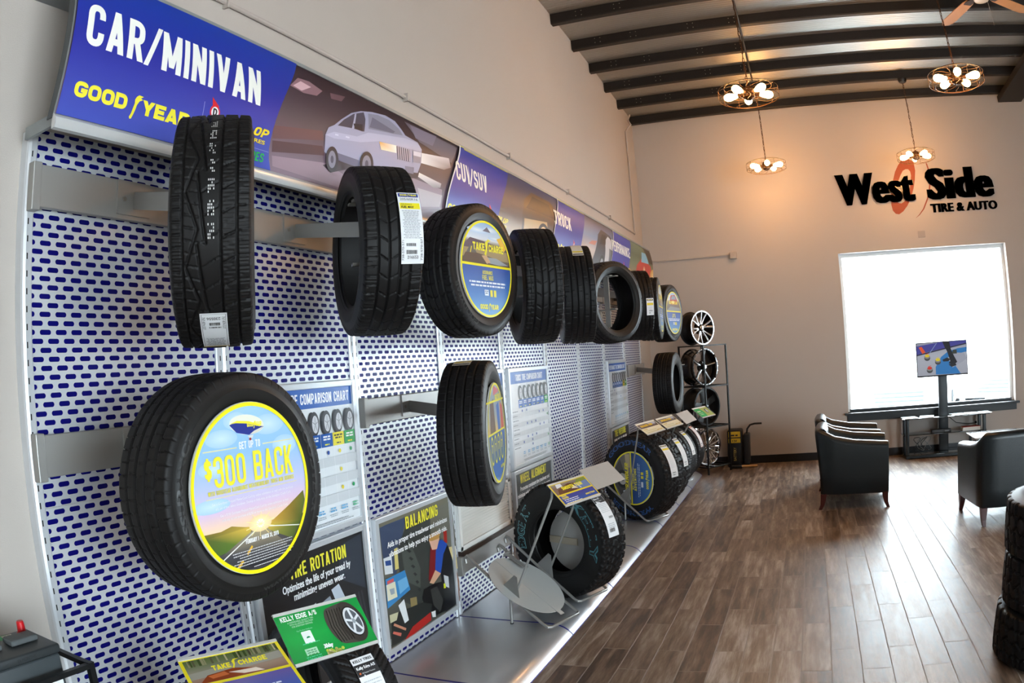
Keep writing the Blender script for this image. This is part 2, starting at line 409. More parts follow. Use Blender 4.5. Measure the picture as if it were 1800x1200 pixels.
def plank_mat():
    m = bpy.data.materials.new('wood_look_tile'); m.use_nodes = True; nt = m.node_tree; b = nt.nodes['Principled BSDF']; L = nt.links.new
    tc = nt.nodes.new('ShaderNodeTexCoord'); sep = nt.nodes.new('ShaderNodeSeparateXYZ'); L(tc.outputs['Object'], sep.inputs[0])
    def math_(op, a, bb):
        n = nt.nodes.new('ShaderNodeMath'); n.operation = op
        for i, q in enumerate((a, bb)):
            if isinstance(q, (int, float)): n.inputs[i].default_value = q
            else: L(q, n.inputs[i])
        return n.outputs[0]
    com = nt.nodes.new('ShaderNodeCombineXYZ')
    L(math_('ADD', sep.outputs['Y'], 16.918), com.inputs['X']); L(math_('ADD', sep.outputs['X'], 20*0.1567-2.667+0.0015), com.inputs['Y'])
    br = nt.nodes.new('ShaderNodeTexBrick'); L(com.outputs[0], br.inputs['Vector'])
    br.offset = 0.40; br.offset_frequency = 2; br.squash = 1.0
    br.inputs['Scale'].default_value = 1.0; br.inputs['Mortar Size'].default_value = 0.0030; br.inputs['Mortar Smooth'].default_value = 0.1; br.inputs['Bias'].default_value = 0.0
    br.inputs['Brick Width'].default_value = 0.672; br.inputs['Row Height'].default_value = 0.1567
    br.inputs['Color1'].default_value = (0, 0, 0, 1); br.inputs['Color2'].default_value = (1, 1, 1, 1); br.inputs['Mortar'].default_value = (0.5, 0.5, 0.5, 1)
    # grain runs along the planks and changes from plank to plank
    mp = nt.nodes.new('ShaderNodeCombineXYZ')
    L(math_('MULTIPLY', sep.outputs['Y'], 1.5), mp.inputs['Y']); L(math_('MULTIPLY', sep.outputs['X'], 15.0), mp.inputs['X']); L(math_('MULTIPLY', br.outputs['Color'], 37.0), mp.inputs['Z'])
    n1 = nt.nodes.new('ShaderNodeTexNoise'); n1.inputs['Scale'].default_value = 1.6; n1.inputs['Detail'].default_value = 7; n1.inputs['Roughness'].default_value = 0.68; L(mp.outputs[0], n1.inputs['Vector'])
    mp2 = nt.nodes.new('ShaderNodeCombineXYZ'); L(math_('MULTIPLY', sep.outputs['Y'], .7), mp2.inputs['Y']); L(math_('MULTIPLY', sep.outputs['X'], 5.0), mp2.inputs['X']); L(math_('MULTIPLY', br.outputs['Color'], 53.0), mp2.inputs['Z'])
    n2 = nt.nodes.new('ShaderNodeTexNoise'); n2.inputs['Scale'].default_value = 3.3; n2.inputs['Detail'].default_value = 3; L(mp2.outputs[0], n2.inputs['Vector'])
    def spread(o, lo, hi):
        n = nt.nodes.new('ShaderNodeMapRange'); n.inputs['From Min'].default_value = lo; n.inputs['From Max'].default_value = hi; L(o, n.inputs['Value']); return n.outputs['Result']
    t = math_('ADD', math_('MULTIPLY', spread(n1.outputs['Fac'], .34, .66), 0.52), math_('MULTIPLY', br.outputs['Color'], 0.34)); t = math_('ADD', t, math_('MULTIPLY', spread(n2.outputs['Fac'], .36, .64), 0.22))
    cr = nt.nodes.new('ShaderNodeValToRGB'); e = cr.color_ramp.elements
    e[0].position = 0.10; e[0].color = (*lin(hx('#35281f')), 1); e[1].position = 0.95; e[1].color = (*lin(hx('#b8aca4')), 1)
    for p, c in ((0.28, '#503f34'), (0.45, '#6d5848'), (0.62, '#84705f'), (0.78, '#9e8e80')):
        q = e.new(p); q.color = (*lin(hx(c)), 1)
    L(t, cr.inputs['Fac'])
    mx = nt.nodes.new('ShaderNodeMix'); mx.data_type = 'RGBA'; L(br.outputs['Fac'], mx.inputs['Factor']); L(cr.outputs['Color'], mx.inputs['A']); mx.inputs['B'].default_value = (*lin(hx('#978b80')), 1)
    L(mx.outputs['Result'], b.inputs['Base Color'])
    L(math_('ADD', math_('MULTIPLY', br.outputs['Fac'], 0.4), math_('ADD', math_('MULTIPLY', n1.outputs['Fac'], 0.12), 0.35)), b.inputs['Roughness'])
    h = math_('SUBTRACT', math_('MULTIPLY', n1.outputs['Fac'], 0.10), br.outputs['Fac'])
    bp_ = nt.nodes.new('ShaderNodeBump'); bp_.inputs['Strength'].default_value = 0.5; bp_.inputs['Distance'].default_value = 0.002; L(h, bp_.inputs['Height']); L(bp_.outputs['Normal'], b.inputs['Normal'])
    b.inputs['Specular IOR Level'].default_value = 0.95
    return m
struct(MB().box(XW-.2, YB-.2, -.12, XR+.2, YF+.2, 0).build('floor', plank_mat()), 'brown wood look plank tile floor of the showroom', 'floor')

WALL = mat('wall_paint', '#b8afa7', 0.62, noise=0.03, nscale=1.5, bump=0.25, bscale=220)
WALLG = mat('wall_paint_far', '#bcb2aa', 0.6, noise=0.03, nscale=1.5, bump=0.25, bscale=220)
struct(MB().box(XW-.2, YB-.2, 0, XW, YF+.2, 5.75).build('wall_left', WALL), 'tall pale greige wall behind the tire display', 'wall')
WX0, WX1, WZ0, WZ1 = 2.675, 5.157, 0.612, 2.75
b = MB()
b.box(XW, YF, 0, WX0, YF+.22, 5.75); b.box(WX1, YF, 0, XR+.2, YF+.22, 5.75); b.box(WX0, YF, 0, WX1, YF+.22, WZ0); b.box(WX0, YF, WZ1, WX1, YF+.22, 5.75)
struct(b.build('wall_far', WALLG), 'far wall with the big window and black shop lettering', 'wall')
b = MB()   # storefront side, out of frame to the right: wall with a long glazed opening
b.box(XR, YB-.2, 0, XR+.2, -4.6, 5.75); b.box(XR, .1, 0, XR+.2, YF, 5.75); b.box(XR, -4.6, 0, XR+.2, .1, .3); b.box(XR, -4.6, 2.8, XR+.2, .1, 5.75)
struct(b.build('wall_right', WALL), 'wall on the storefront side with a long opening', 'wall')
b = MB(); b.box(XW, YB-.2, 0, 4.8, YB, 5.75); b.box(6.4, YB-.2, 0, XR, YB, 5.75); b.box(4.8, YB-.2, 0, 6.4, YB, .15); b.box(4.8, YB-.2, 2.25, 6.4, YB, 5.75)
struct(b.build('wall_near', WALL), 'wall behind the camera with the entrance opening', 'wall')

# window: frame, glass, stool and apron
DARK = mat('dark_window_trim', '#23282c', 0.4)
FRM = mat('pale_window_frame', '#e9eef0', 0.35)
b = MB()
for x0, z0, x1, z1 in ((WX0, WZ0, WX0+.05, WZ1), (WX1-.05, WZ0, WX1, WZ1), (WX0+.05, WZ1-.05, WX1-.05, WZ1), (WX0+.05, WZ0, WX1-.05, WZ0+.035)):
    b.box(x0, YF+.13, z0, x1, YF+.19, z1)
w1 = struct(b.build('window_1', FRM), 'big square window in the far wall, blown out by daylight', 'window')
GL = mat('window_glass', '#ffffff', 0.0, trans=1.0, ior=1.02, spec=0.3)
MB().box(WX0+.05, YF+.155, WZ0+.035, WX1-.05, YF+.159, WZ1-.05).build('glass_pane', GL, w1)
MB().box(WX0+.03, YF+.11, WZ0+.0, WX1-.03, YF+.13, WZ0+.035).build('bottom_stop', DARK, w1)
b = MB(); b.box(WX0-.05, YF-.075, WZ0-.028, WX1+.045, YF+.13, WZ0); b.box(WX0-.015, YF-.022, WZ0-.115, WX1+.01, YF, WZ0-.028)
struct(b.build('trim_1', DARK, bevel=.004), 'dark wooden window sill and apron under the big window', 'window sill')
BB = mat('black_baseboard', '#16161a', 0.45)
struct(MB().box(0.0, YF-.018, 0, XR, YF, .105).build('baseboard_far', BB), 'black baseboard along the far wall', 'baseboard')
struct(MB().box(XW, -4.9, 0, XW+.018, -.08, .105).build('baseboard_left', BB), 'black baseboard along the left wall before the display', 'baseboard')

# roof: ribbed metal deck on black purlins, a black girder at the right
DECK = mat('galvanised_deck', '#aca8a0', 0.38, metal=0.8, noise=0.12, nscale=2.0)
b = MB(); A = []; Bq = []
n = 0; y = YB-.2; pitch = .045
while y < YF+.05:
    for fy, fz in ((0, 0), (.25, .002), (.5, .006), (.75, .002)):
        yy = y+fy*pitch; z = roof_z(yy)+.115+fz; A.append((XW, yy, z)); Bq.append((XR+.1, yy, z))
    y += pitch
b.loft([A, Bq], close=False)
struct(b.build('ceiling', DECK), 'ribbed silver metal roof deck', 'ceiling')
PUR = mat('black_purlin', '#171210', 0.55); BOLT = mat('bolt_steel', '#9c9488', 0.35, metal=0.8)
ys = [8.93, 8.217, 7.567, 6.915, 6.235, 5.545, 4.865, 4.19, 3.51, 2.83, 2.15, 1.47, .79, .11, -.57, -1.25, -1.93, -2.6, -3.3, -4.0, -4.7]
for i, y in enumerate(ys):
    z = roof_z(y); b = MB()
    prof = [(y-.012, z+.115), (y-.012, z+.012), (y-.004, z), (y+.062, z), (y+.062, z+.018), (y+.056, z+.018), (y+.056, z+.008), (y, z+.008), (y, z+.115)]
    b.prism(prof, XW+.002, XR, 'x')
    if 0 < i < 8:
        b.cur = 1
        for gx in (.22, .62, 1.25, 1.7):
            for dx in (0, .06):
                for dz in (.035, .085): b.box(gx+dx, y-.0145, z+dz, gx+dx+.009, y-.012, z+dz+.009)
    o = b.build('ceiling_purlin', [PUR, BOLT])
    struct(o, 'black steel purlin under the metal roof deck', 'ceiling beam'); o['group'] = 'black purlins across the roof'
b = MB(); zg = 4.73
for y in (0,): pass
L = []
for y in (YF, YB):
    z0 = 4.735+0.0409*(YF-y); L.append([(5.415, y, z0), (5.80, y, z0), (5.80, y, z0+.024), (5.63, y, z0+.03), (5.63, y, roof_z(y)), (5.80, y, roof_z(y)), (5.80, y, roof_z(y)+.0), (5.415, y, roof_z(y)), ])
b.loft(L, cap=True)
struct(b.build('ceiling_girder', PUR), 'heavy black steel girder under the purlins at the right', 'ceiling beam')

# outside the window: pale ground under the sky
GND = mat('pale_concrete_yard', '#d9dadb', 0.8, noise=0.05, nscale=1.0)
struct(MB().box(-30, YF+.22, -.15, 40, 70, -.1).build('ground_outside', GND), 'pale parking lot outside the window', 'ground')
struct(MB().box(XR+.2, -20, -.15, 40, YF+.22, -.1).build('ground_storefront', GND), 'pale pavement outside the storefront', 'ground')
struct(MB().box(-6, -25, -.15, XR+.2, YB-.2, -.1).build('ground_entrance', GND), 'pale pavement outside the entrance', 'ground')

# conduits and boxes on the walls
CON = mat('painted_conduit', '#b6aca4', 0.5)
def conduit(name, pts, label, straps=()):
    t = thing(name, label, 'conduit', pts[0]); MB().tube(pts, .0125, 10).build('pipe', CON, t, world=True, smooth=True)
    for c, d in straps:
        b = MB(); c = Vector(c); b.box(c.x-.014, c.y-.006, c.z-.03, c.x+.02, c.y+.006, c.z+.022); b.build('pipe_strap', CON, t, world=True)
    return t
cx = XW+.0125
conduit('electrical_conduit', [(cx, y, 3.19) for y in np.linspace(-1.0, 8.52, 12)], 'long thin grey conduit running along the left wall above the header signs', [((cx, y, 3.19), 0) for y in (.93, 2.5, 4.1, 5.6, 7.2)])
conduit('vertical_conduit', [(cx, 8.55, 3.17), (cx, 8.55, 4.62), (cx+.05, 8.56, 4.68), (cx+.07, 8.6, 4.72), (cx+.03, 8.62, 4.8), (cx+.05, 8.7, 4.9)], 'thin conduit dropping down the left wall next to the far corner')
cy = YF-.0125
conduit('corner_conduit', [(.0, cy, 2.89), (.06, cy, 2.86), (.15, cy, 2.845), (.6, cy, 2.846), (1.17, cy, 2.85)], 'short conduit on the far wall feeding a small junction box')
t = thing('junction_box', 'small beige junction box at the end of the far wall conduit', 'junction box', (1.21, YF, 2.84))
MB().rbox(1.165, YF-.05, 2.79, 1.262, YF, 2.885, .006).build('box_body', CON, t, world=True); MB().rbox(1.172, YF-.056, 2.797, 1.255, YF-.05, 2.878, .003).build('cover_plate', CON, t, world=True)
PLT = mat('wall_plate', '#a99f9a', 0.5); OUT = mat('outlet_plastic', '#cfc9c4', 0.4); SLOT = mat('slot_black', '#0c0c0e', 0.6)
t = thing('blank_wall_plate', 'small blank wall plate between the window and the shop lettering', 'wall plate', (3.9, YF, 2.93))
MB().rbox(3.85, YF-.008, 2.888, 3.957, YF, 2.978, .004).build('plate', PLT, t, world=True); MB().rbox(3.875, YF-.014, 2.91, 3.932, YF-.008, 2.956, .003).build('blank_insert', PLT, t, world=True)
def outlet(x0, z0, label):
    t = thing('wall_outlet', label, 'outlet', (x0+.04, YF, z0+.06))
    MB().rbox(x0, YF-.008, z0, x0+.08, YF, z0+.125, .004).build('plate', OUT, t, world=True)
    for dz in (.03, .075):
        MB().rbox(x0+.022, YF-.012, z0+dz, x0+.058, YF-.008, z0+dz+.03, .003).build('socket', OUT if x0 < 3 else SLOT, t, world=True)
outlet(4.49, .275, 'wall outlet with a black plug behind the tv stand')
outlet(1.165, .285, 'wall outlet near the left corner beside the black case')

# ================================================================== THE DISPLAY WALL (bays, bars, header signs, posters, platform)
W = 0.914
SILV = mat('satin_silver', '#d8dbdf', 0.34, metal=0.45, coat=0.2)
STEEL = mat('brushed_grey_steel', '#a3a19d', 0.42, metal=0.5, noise=0.05, nscale=5)
STEELD = mat('dark_grey_steel', '#6c6a68', 0.45, metal=0.5)
def perf_mat():
    m = bpy.data.materials.new('slotted_panel'); m.use_nodes = True; nt = m.node_tree; b = nt.nodes['Principled BSDF']; L = nt.links.new
    tc = nt.nodes.new('ShaderNodeTexCoord'); sep = nt.nodes.new('ShaderNodeSeparateXYZ'); L(tc.outputs['Object'], sep.inputs[0])
    def mt(op, a, c=0.0):
        n = nt.nodes.new('ShaderNodeMath'); n.operation = op
        for i, q in enumerate((a, c)):
            if isinstance(q, (int, float)): n.inputs[i].default_value = q
            else: L(q, n.inputs[i])
        return n.outputs[0]
    rz = mt('DIVIDE', sep.outputs['Z'], .0275); row = mt('FLOOR', rz)
    ry = mt('ADD', mt('DIVIDE', sep.outputs['Y'], .0635), mt('MULTIPLY', mt('MODULO', row, 2.0), 0.5))
    fy = mt('MULTIPLY', mt('ABSOLUTE', mt('SUBTRACT', mt('FRACT', ry), 0.5)), .0635); fz = mt('MULTIPLY', mt('ABSOLUTE', mt('SUBTRACT', mt('FRACT', rz), 0.5)), .0275)
    dx = mt('MAXIMUM', mt('SUBTRACT', fy, .0142), 0.0)
    d = mt('SQRT', mt('ADD', mt('MULTIPLY', dx, dx), mt('MULTIPLY', fz, fz)))
    hole = mt('LESS_THAN', d, .0080)
    mx = nt.nodes.new('ShaderNodeMix'); mx.data_type = 'RGBA'; L(hole, mx.inputs['Factor']); mx.inputs['A'].default_value = (*lin(hx('#dadde1')), 1); mx.inputs['B'].default_value = (*lin(hx('#080860')), 1)
    L(mx.outputs['Result'], b.inputs['Base Color']); L(mt('MULTIPLY', mt('SUBTRACT', 1.0, hole), 0.4), b.inputs['Metallic'])
    b.inputs['Roughness'].default_value = 0.36; L(mt('MULTIPLY', mt('SUBTRACT', 1.0, hole), 0.3), b.inputs['Coat Weight']); L(mt('SUBTRACT', 0.5, mt('MULTIPLY', hole, 0.38)), b.inputs['Specular IOR Level']); b.inputs['Coat Roughness'].default_value = 0.14
    return m
PERF = perf_mat(); INKH = print_mat('sign_print', .38, spec=.4)
ORD = ['first', 'second', 'third', 'fourth', 'fifth', 'sixth', 'seventh', 'eighth', 'ninth']
def post_mb(y0, y1, outer):
    b = MB(); s = 1 if outer == 'l' else -1
    p = [(XW+.001, y0), (XW+.001, y1), (-.004, y1), (.0, y1-.004), (.0, y0+.012), (-.006, y0+.004), (-.014, y0)] if s > 0 else [(XW+.001, y1), (-.014, y1), (-.006, y1-.004), (.0, y1-.012), (.0, y0+.004), (-.004, y0), (XW+.001, y0)]
    b.prism(p, .07, 2.40, 'z')
    b.cur = 1; ym = y0+.017 if s > 0 else y1-.017
    z = .12
    while z < 2.36: b.box(-.003, ym-.0022, z, .0006, ym+.0022, z+.019); z += .0535
    return b
bays = []
for k in range(9):
    t = thing('display_bay', f'{ORD[k]} silver display wall bay with blue slots, counted from the battery end', 'display wall', (0, k*W, 0), 0, 'slotted display wall bays')
    post_mb(.0, .038, 'l').build('upright', [SILV, SLOT], t); post_mb(W-.038, W-.0005, 'r').build('upright', [SILV, SLOT], t)
    MB().box(-.022, .0382, 1.2405, -.012, W-.0382, 2.41).build('perforated_panel', PERF, t)
    MB().box(-.022, .0382, .072, -.012, W-.0382, 1.2395).build('perforated_panel', PERF, t)
    b = MB(); b.box(-.030, .0385, .072, -.0225, W-.0385, 2.39); b.build('back_liner', STEELD, t)

# platform: one low silver deck per bay with a rounded lip falling to the floor
PLATE = mat('platform_metal', '#c0c2c5', 0.30, metal=0.6, noise=0.04, nscale=3.0, coat=0.2)
NAVY = mat('navy_plastic', '#101a78', 0.35)
for k in range(9):
    t = thing('display_platform', f'{ORD[k]} section of the low silver platform, counted from the battery end', 'platform', (0, k*W, 0), 0, 'platform sections along the display')
    prof = [(XW+.002, .0015), (XW+.002, .066), (.52, .066), (.57, .0655), (.61, .062), (.64, .0555), (.665, .046), (.69, .031), (.71, .013), (.719, .0015)]
    MB().prism(prof, .002, W-.011, 'y').build('deck', PLATE, t, angle=.5)
    MB().prism([(.0, .0668), (.52, .0672), (.57, .0667), (.61, .0632), (.641, .0567), (.666, .0472), (.691, .032), (.711, .014), (.7205, .002), (.0, .002)], W-.011, W+.002, 'y').build('divider_strip', NAVY, t)
    MB().box(.7195, .002, .0015, .7225, W-.011, .0045).build('edge_trim', mat('lilac_edge', '#6d68b4', .4), t)

# bars that the tires hang from
def crossbar(k, z0, z1, label, arm=None, hooks=None):
    """arm = (y, reach x, tire centre z, bead radius, yaw)"""
    t = thing('tire_crossbar', label, 'crossbar', (0, k*W, z0), 0, 'grey crossbars on the display wall')
    y0, y1 = k*W+.012, (k+1)*W-.012
    b = MB(); b.box(.004, y0, z0, .030, y1, z1); b.build('bar', STEEL, t, world=True, bevel=.003)
    for a, c in ((y0-.006, y0+.028), (y1-.028, y1+.006)):
        MB().box(.0005, a, z0-.012, .036, c, z1+.006).build('end_bracket', STEEL, t, world=True, bevel=.003)
    if arm:
        yt, xa, zc, rb, yaw = arm; ya = min(max((k+.5)*W-.02, yt), (k+1)*W-.1)
        zm = (z0+z1)/2
        b = MB(); b.box(.0305, ya-.075, z0+.015, .037, ya+.075, z1-.002)
        b.cur = 1; b.cyl((.037, ya-.045, zm), (.041, ya-.045, zm), .008, 10); b.cyl((.037, ya+.045, zm), (.041, ya+.045, zm), .008, 10)
        b.build('mounting_plate', [STEEL, BOLT], t, world=True)
        x_end = xa-.09; top = zc+rb-.022
        zt = zm
        a_ = MB(); a_.bar((.037, ya, zt), (xa-.02*math.cos(yaw), yt-.02*math.sin(yaw), zc+.085), .006, .060); ao = a_.build('swivel_arm', STEEL, t, world=True, bevel=.001)
        c = Vector((xa, yt, 0)); ax = Vector((math.cos(yaw), math.sin(yaw), 0)); tv = Vector((-ax.y, ax.x, 0))
        b = MB()                                           # cradle inside the tire: upright web with two carrying bars
        b.bar(c+Vector((0, 0, top)), c+Vector((0, 0, zc-rb*.85)), .012, .05, up=ax)
        for s in (-1, 1): b.bar(c+tv*(.035*s)-ax*.085+Vector((0, 0, top)), c+tv*(.035*s)+ax*.085+Vector((0, 0, top)), .03, .008)
        b.bar(c-ax*.085+Vector((0, 0, zc-rb*.25)), c+ax*.09+Vector((0, 0, zc-rb*.25)), .028, .012)
        b.build('cradle', STEEL, ao, world=True)
    return t

# ---- header signs
def hprof(z):
    q = (z-2.375)/.497; return .2+.18*q-.16*q*q
def hmap(y, z, l):
    q = (z-2.375)/.497; dx = (.18-.32*q)/.497; n = Vector((1, 0, -dx)).normalized(); return Vector((hprof(z), y, z))+n*l
def hpt(px, py):
    x = .23
    for _ in range(12): P = at(px, py, 'x', x); x = hprof(P.z)
    return (P.y, P.z)
HC = ([], np.linspace(2.375, 2.872, 49)[1:-1].tolist())
HT = mat('header_trim', '#d6d8d8', 0.25, metal=0.3, coat=0.3); HE = mat('header_shell', '#8d9293', 0.4, metal=0.3)
def header(y0, y1, label, inner):
    t = thing('header_sign', label, 'sign', (.2, y0, 2.375))
    b = MB(); zs = np.linspace(2.375, 2.872, 49)
    L = []
    for y in (y0+.001, y1-.001): L.append([(hprof(z)-.001, y, z) for z in zs]+[(hprof(z)-.006, y, z) for z in zs[::-1]])
    b.loft(L, cap=True); b.build('sign_panel', HE, t, world=True, angle=.5)
    p = Print(hmap, step=.00018, cuts=HC); p.clip = (y0+.002, y1-.002); inner(p); p.build('printed_face', INKH, t)
    MB().prism([(.196, 2.338), (.213, 2.340), (.219, 2.352), (.217, 2.372), (.205, 2.385), (.196, 2.385)], y0+.001, y1-.001, 'y').build('bottom_trim', HT, t, world=True, angle=.6)
    MB().prism([(.205, 2.868), (.226, 2.868), (.226, 2.884), (.205, 2.890)], y0+.001, y1-.001, 'y').build('top_trim', HE, t, world=True)
    for i, y in enumerate(np.arange(y0+.02, y1, .914)):
        MB().box(.0015, y, 2.36, .195, y+.012, 2.40).build('support_bracket', HE, t, world=True)
    MB().box(XW+.001, y0+.002, 2.872, .204, y1-.002, 2.876).build('top_cover', HE, t, world=True)
    return t
def arc(y, a):           # blue edge: y offsets at the heights of the curve
    zs = np.linspace(2.386, 2.868, 14); return [(y-a*math.sin(min(1, max(0, (2.868-z)/.40))*PI/2)**1.15*(1 if z > 2.48 else 1-.25*((2.48-z)/.1)**2), z) for z in zs]
BT, BM, BB_ = '#12369c', '#2a2f96', '#4654b4'
def blue_field(p, ya, aa, yb, ab):
    A = arc(ya, aa) if aa else [(ya, z) for z in np.linspace(2.386, 2.868, 14)]; B = arc(yb, ab)
    n = len(A); cols = []
    def c(z): q = (z-2.386)/.482; return mixc(hx(BB_), hx(BM), min(1, q*2)) if q < .5 else mixc(hx(BM), hx(BT), (q-.5)*2)
    pts = A+B; p._emit(pts, [(i, i+1, n+i+1, n+i) for i in range(n-1)], [lin(c(z)) for _, z in pts])
def brands(p, y, s=1.0, green=True):
    p.goodyear(y, 2.445, .5*s, .046, '#f2e63a')
    p.line([(y+.555*s, 2.41), (y+.555*s, 2.55)], .003, '#8a90c8')
    p.ell(y+.612*s, 2.525, .026*s, .026, '#d82030'); p.poly([(y+.596*s, 2.545), (y+.59*s, 2.575), (y+.63*s, 2.548)], '#d82030'); p.ell(y+.612*s, 2.525, .019*s, .019, '#f4f4f4'); p.text('D', y+.612*s, 2.512, .026, '#111111', align='c', bold=.05, w=.02*s)
    p.head('DUNLOP', y+.655*s, 2.492, .034, '#f2d722', w=.25*s, W=.7, st=.22, shear=.3); p.text('TIRES', y+.80*s, 2.468, .014, '#f2d722', w=.1*s, bold=.02)
    p.line([(y+.60*s, 2.447), (y+.93*s, 2.447)], .002, '#8a90c8')
    if green: p.head('KELLY', y+.60*s, 2.405, .032, '#19b24a', w=.17*s, W=.6, st=.2); p.head('TIRES', y+.80*s, 2.405, .032, '#19b24a', w=.11*s)
def Z2(a, b): return hpt(a/3+400, b/3+100)
def P2(p, pts, col): p.poly([Z2(*q) for q in pts], col)
def car_sign(p):
    p.grad(-.036, 2.70, [(2.386, '#8d7683'), (2.47, '#7a6370'), (2.55, '#65525e'), (2.62, '#564a52'), (2.70, '#4a3a42'), (2.868, '#2b1c26')])
    # spray, tree shadows and wet road
    for pts, c in (([(330, 150), (370, 110), (430, 130), (500, 180), (470, 205), (400, 190)], '#8e6a72'), ([(345, 150), (385, 128), (440, 160), (390, 178)], '#d0aab0'), ([(540, 190), (620, 210), (600, 235), (545, 220)], '#6e5058'),
                   ([(240, 360), (500, 390), (505, 440), (235, 430)], '#6b4a4e'), ([(235, 440), (500, 470), (510, 520), (232, 500)], '#5a3c40'), ([(232, 520), (520, 560), (640, 640), (620, 700), (235, 575)], '#a08490'),
                   ([(600, 640), (980, 640), (1130, 700), (1120, 800), (1010, 800), (700, 700)], '#9a8490'), ([(930, 340), (1210, 480), (1180, 560), (1010, 450)], '#6d6572'), ([(960, 360), (1100, 420), (1080, 470), (990, 430)], '#82788a'),
                   ([(1000, 690), (1130, 730), (1115, 790), (1020, 790)], '#b9aab0')): P2(p, pts, c)
    P2(p, [(1012, 505), (1165, 535), (1175, 585), (1140, 595), (1012, 558)], ['#f2eef0', '#cfc6cc', '#8a8088', '#8a8088', '#f2eef0'])
    P2(p, [(1000, 606), (1125, 668), (1120, 690), (1085, 690), (1000, 630)], ['#fff6ee', '#c8bec2', '#9a9096', '#9a9096', '#f0e8e8'])
    body = [(508, 500), (513, 410), (530, 372), (560, 360), (600, 328), (650, 297), (700, 287), (760, 292), (830, 310), (880, 340), (915, 385), (935, 415), (1000, 452), (1022, 490), (1018, 560), (1000, 612), (930, 605), (840, 585), (760, 590), (690, 585), (580, 545), (540, 530)]
    P2(p, [(500, 570), (540, 610), (640, 590), (760, 640), (1000, 640), (1010, 600), (600, 540)], '#3a2c34')
    P2(p, body, '#a5a3bd')
    P2(p, [(513, 410), (560, 395), (680, 420), (740, 400), (935, 430), (1000, 455), (1022, 490), (1016, 500), (900, 470), (800, 445), (700, 450), (560, 430)], '#b9b8cf')
    P2(p, [(575, 505), (690, 545), (690, 585), (580, 545)], '#6c6880')
    P2(p, [(578, 362), (610, 332), (660, 302), (715, 293), (724, 330), (718, 395), (660, 378)], '#484454'); P2(p, [(652, 378), (668, 302), (676, 300), (664, 380)], '#b6b4ca')
    P2(p, [(738, 300), (790, 308), (850, 335), (900, 380), (922, 415), (880, 408), (740, 380)], '#8c8a9c'); P2(p, [(745, 372), (760, 320), (880, 395), (870, 404)], '#6e6a7c')
    P2(p, [(660, 352), (708, 357), (708, 394), (668, 380)], '#2a2630')
    P2(p, [(886, 470), (956, 490), (960, 555), (892, 540)], '#5b586a')
    for i in range(6): P2(p, [(893+i*11, 472+i*3), (897+i*11, 473+i*3), (902+i*11, 543+i*2), (898+i*11, 542+i*2)], '#c4c2d4')
    P2(p, [(972, 495), (1018, 505), (1012, 562), (974, 556)], '#8d8b9e')
    P2(p, [(795, 448), (885, 468), (886, 508), (805, 490)], ['#e8a848', '#fff8ee', '#fff8ee', '#ffe6c0']); P2(p, [(975, 497), (1017, 506), (1014, 530), (975, 520)], '#d8d6e4')
    P2(p, [(930, 575), (978, 583), (975, 618), (932, 608)], '#7d7a8e')
    for c, r, cc in (((545, 540), (33, 68), '#2a222a'), ((545, 540), (20, 46), '#8a8494'), ((545, 540), (8, 20), '#504858'), ((727, 565), (36, 66), '#2a222a'), ((727, 565), (23, 46), '#8a8494'), ((727, 565), (9, 20), '#504858')):
        P2(p, [(c[0]+r[0]*math.cos(a), c[1]+r[1]*math.sin(a)) for a in np.linspace(0, 2*PI, 22)[:-1]], cc)
    P2(p, [(560, 406), (578, 410), (577, 418), (560, 414)], '#d6d6e6'); P2(p, [(616, 418), (636, 423), (635, 431), (616, 426)], '#d6d6e6')
    blue_field(p, -.036, 0, 1.112, .172)
    p.head('CAR/MINIVAN', .012, 2.606, .142, '#f2f2ea', w=.845, st=.16); brands(p, .009)
def scene_sign(name, ya, yb, yend, ytxt, wtxt, ylogo, art):
    def inner(p):
        
        c = p.clip; p.clip = (max(c[0], yb-.32), c[1])
        if p.clip[1] > p.clip[0]+.01: art(p, yb, yend)
        p.clip = c; blue_field(p, ya, .236, yb, .26)
        A = arc(ya, .236); p.line(A, .012, '#e4e2e6'); p.line([(ya, 2.866), (yb, 2.866)], .006, '#d8d83a')
        p.head(name, ytxt, 2.638, .110, '#f2f2ea', w=wtxt, st=.16); brands(p, ylogo, .95)
    return inner
def suv_art(p, a, b):
    p.grad(a-.32, b, [(2.386, '#8a6d52'), (2.48, '#a58660'), (2.56, '#6d5648'), (2.68, '#4c4650'), (2.868, '#3c4468')])
    c = a+.62; q = lambda pts, col: p.poly([(c+x, z) for x, z in pts], col)
    q([(-.45, 2.40), (-.46, 2.60), (-.40, 2.72), (-.22, 2.80), (.18, 2.80), (.30, 2.74), (.38, 2.60), (.34, 2.42)], '#5a4434'); q([(-.42, 2.42), (-.42, 2.58), (.05, 2.62), (.1, 2.42)], '#c8a878'); q([(-.38, 2.66), (-.22, 2.77), (.14, 2.77), (.22, 2.67)], '#2a2228')
    p.ell(c-.02, 2.50, .13, .10, '#20181a'); p.ell(c-.02, 2.50, .09, .075, '#e8c890'); p.ell(c-.02, 2.50, .05, .045, '#5a4634')
    q([(.22, 2.66), (.75, 2.72), (.80, 2.66), (.24, 2.60)], ['#fff2d8', '#d8b890', '#b09070', '#fff2d8']); q([(.16, 2.55), (.6, 2.52), (.62, 2.46), (.18, 2.50)], ['#fff8e8', '#d8b890', '#b89870', '#ffeccc'])
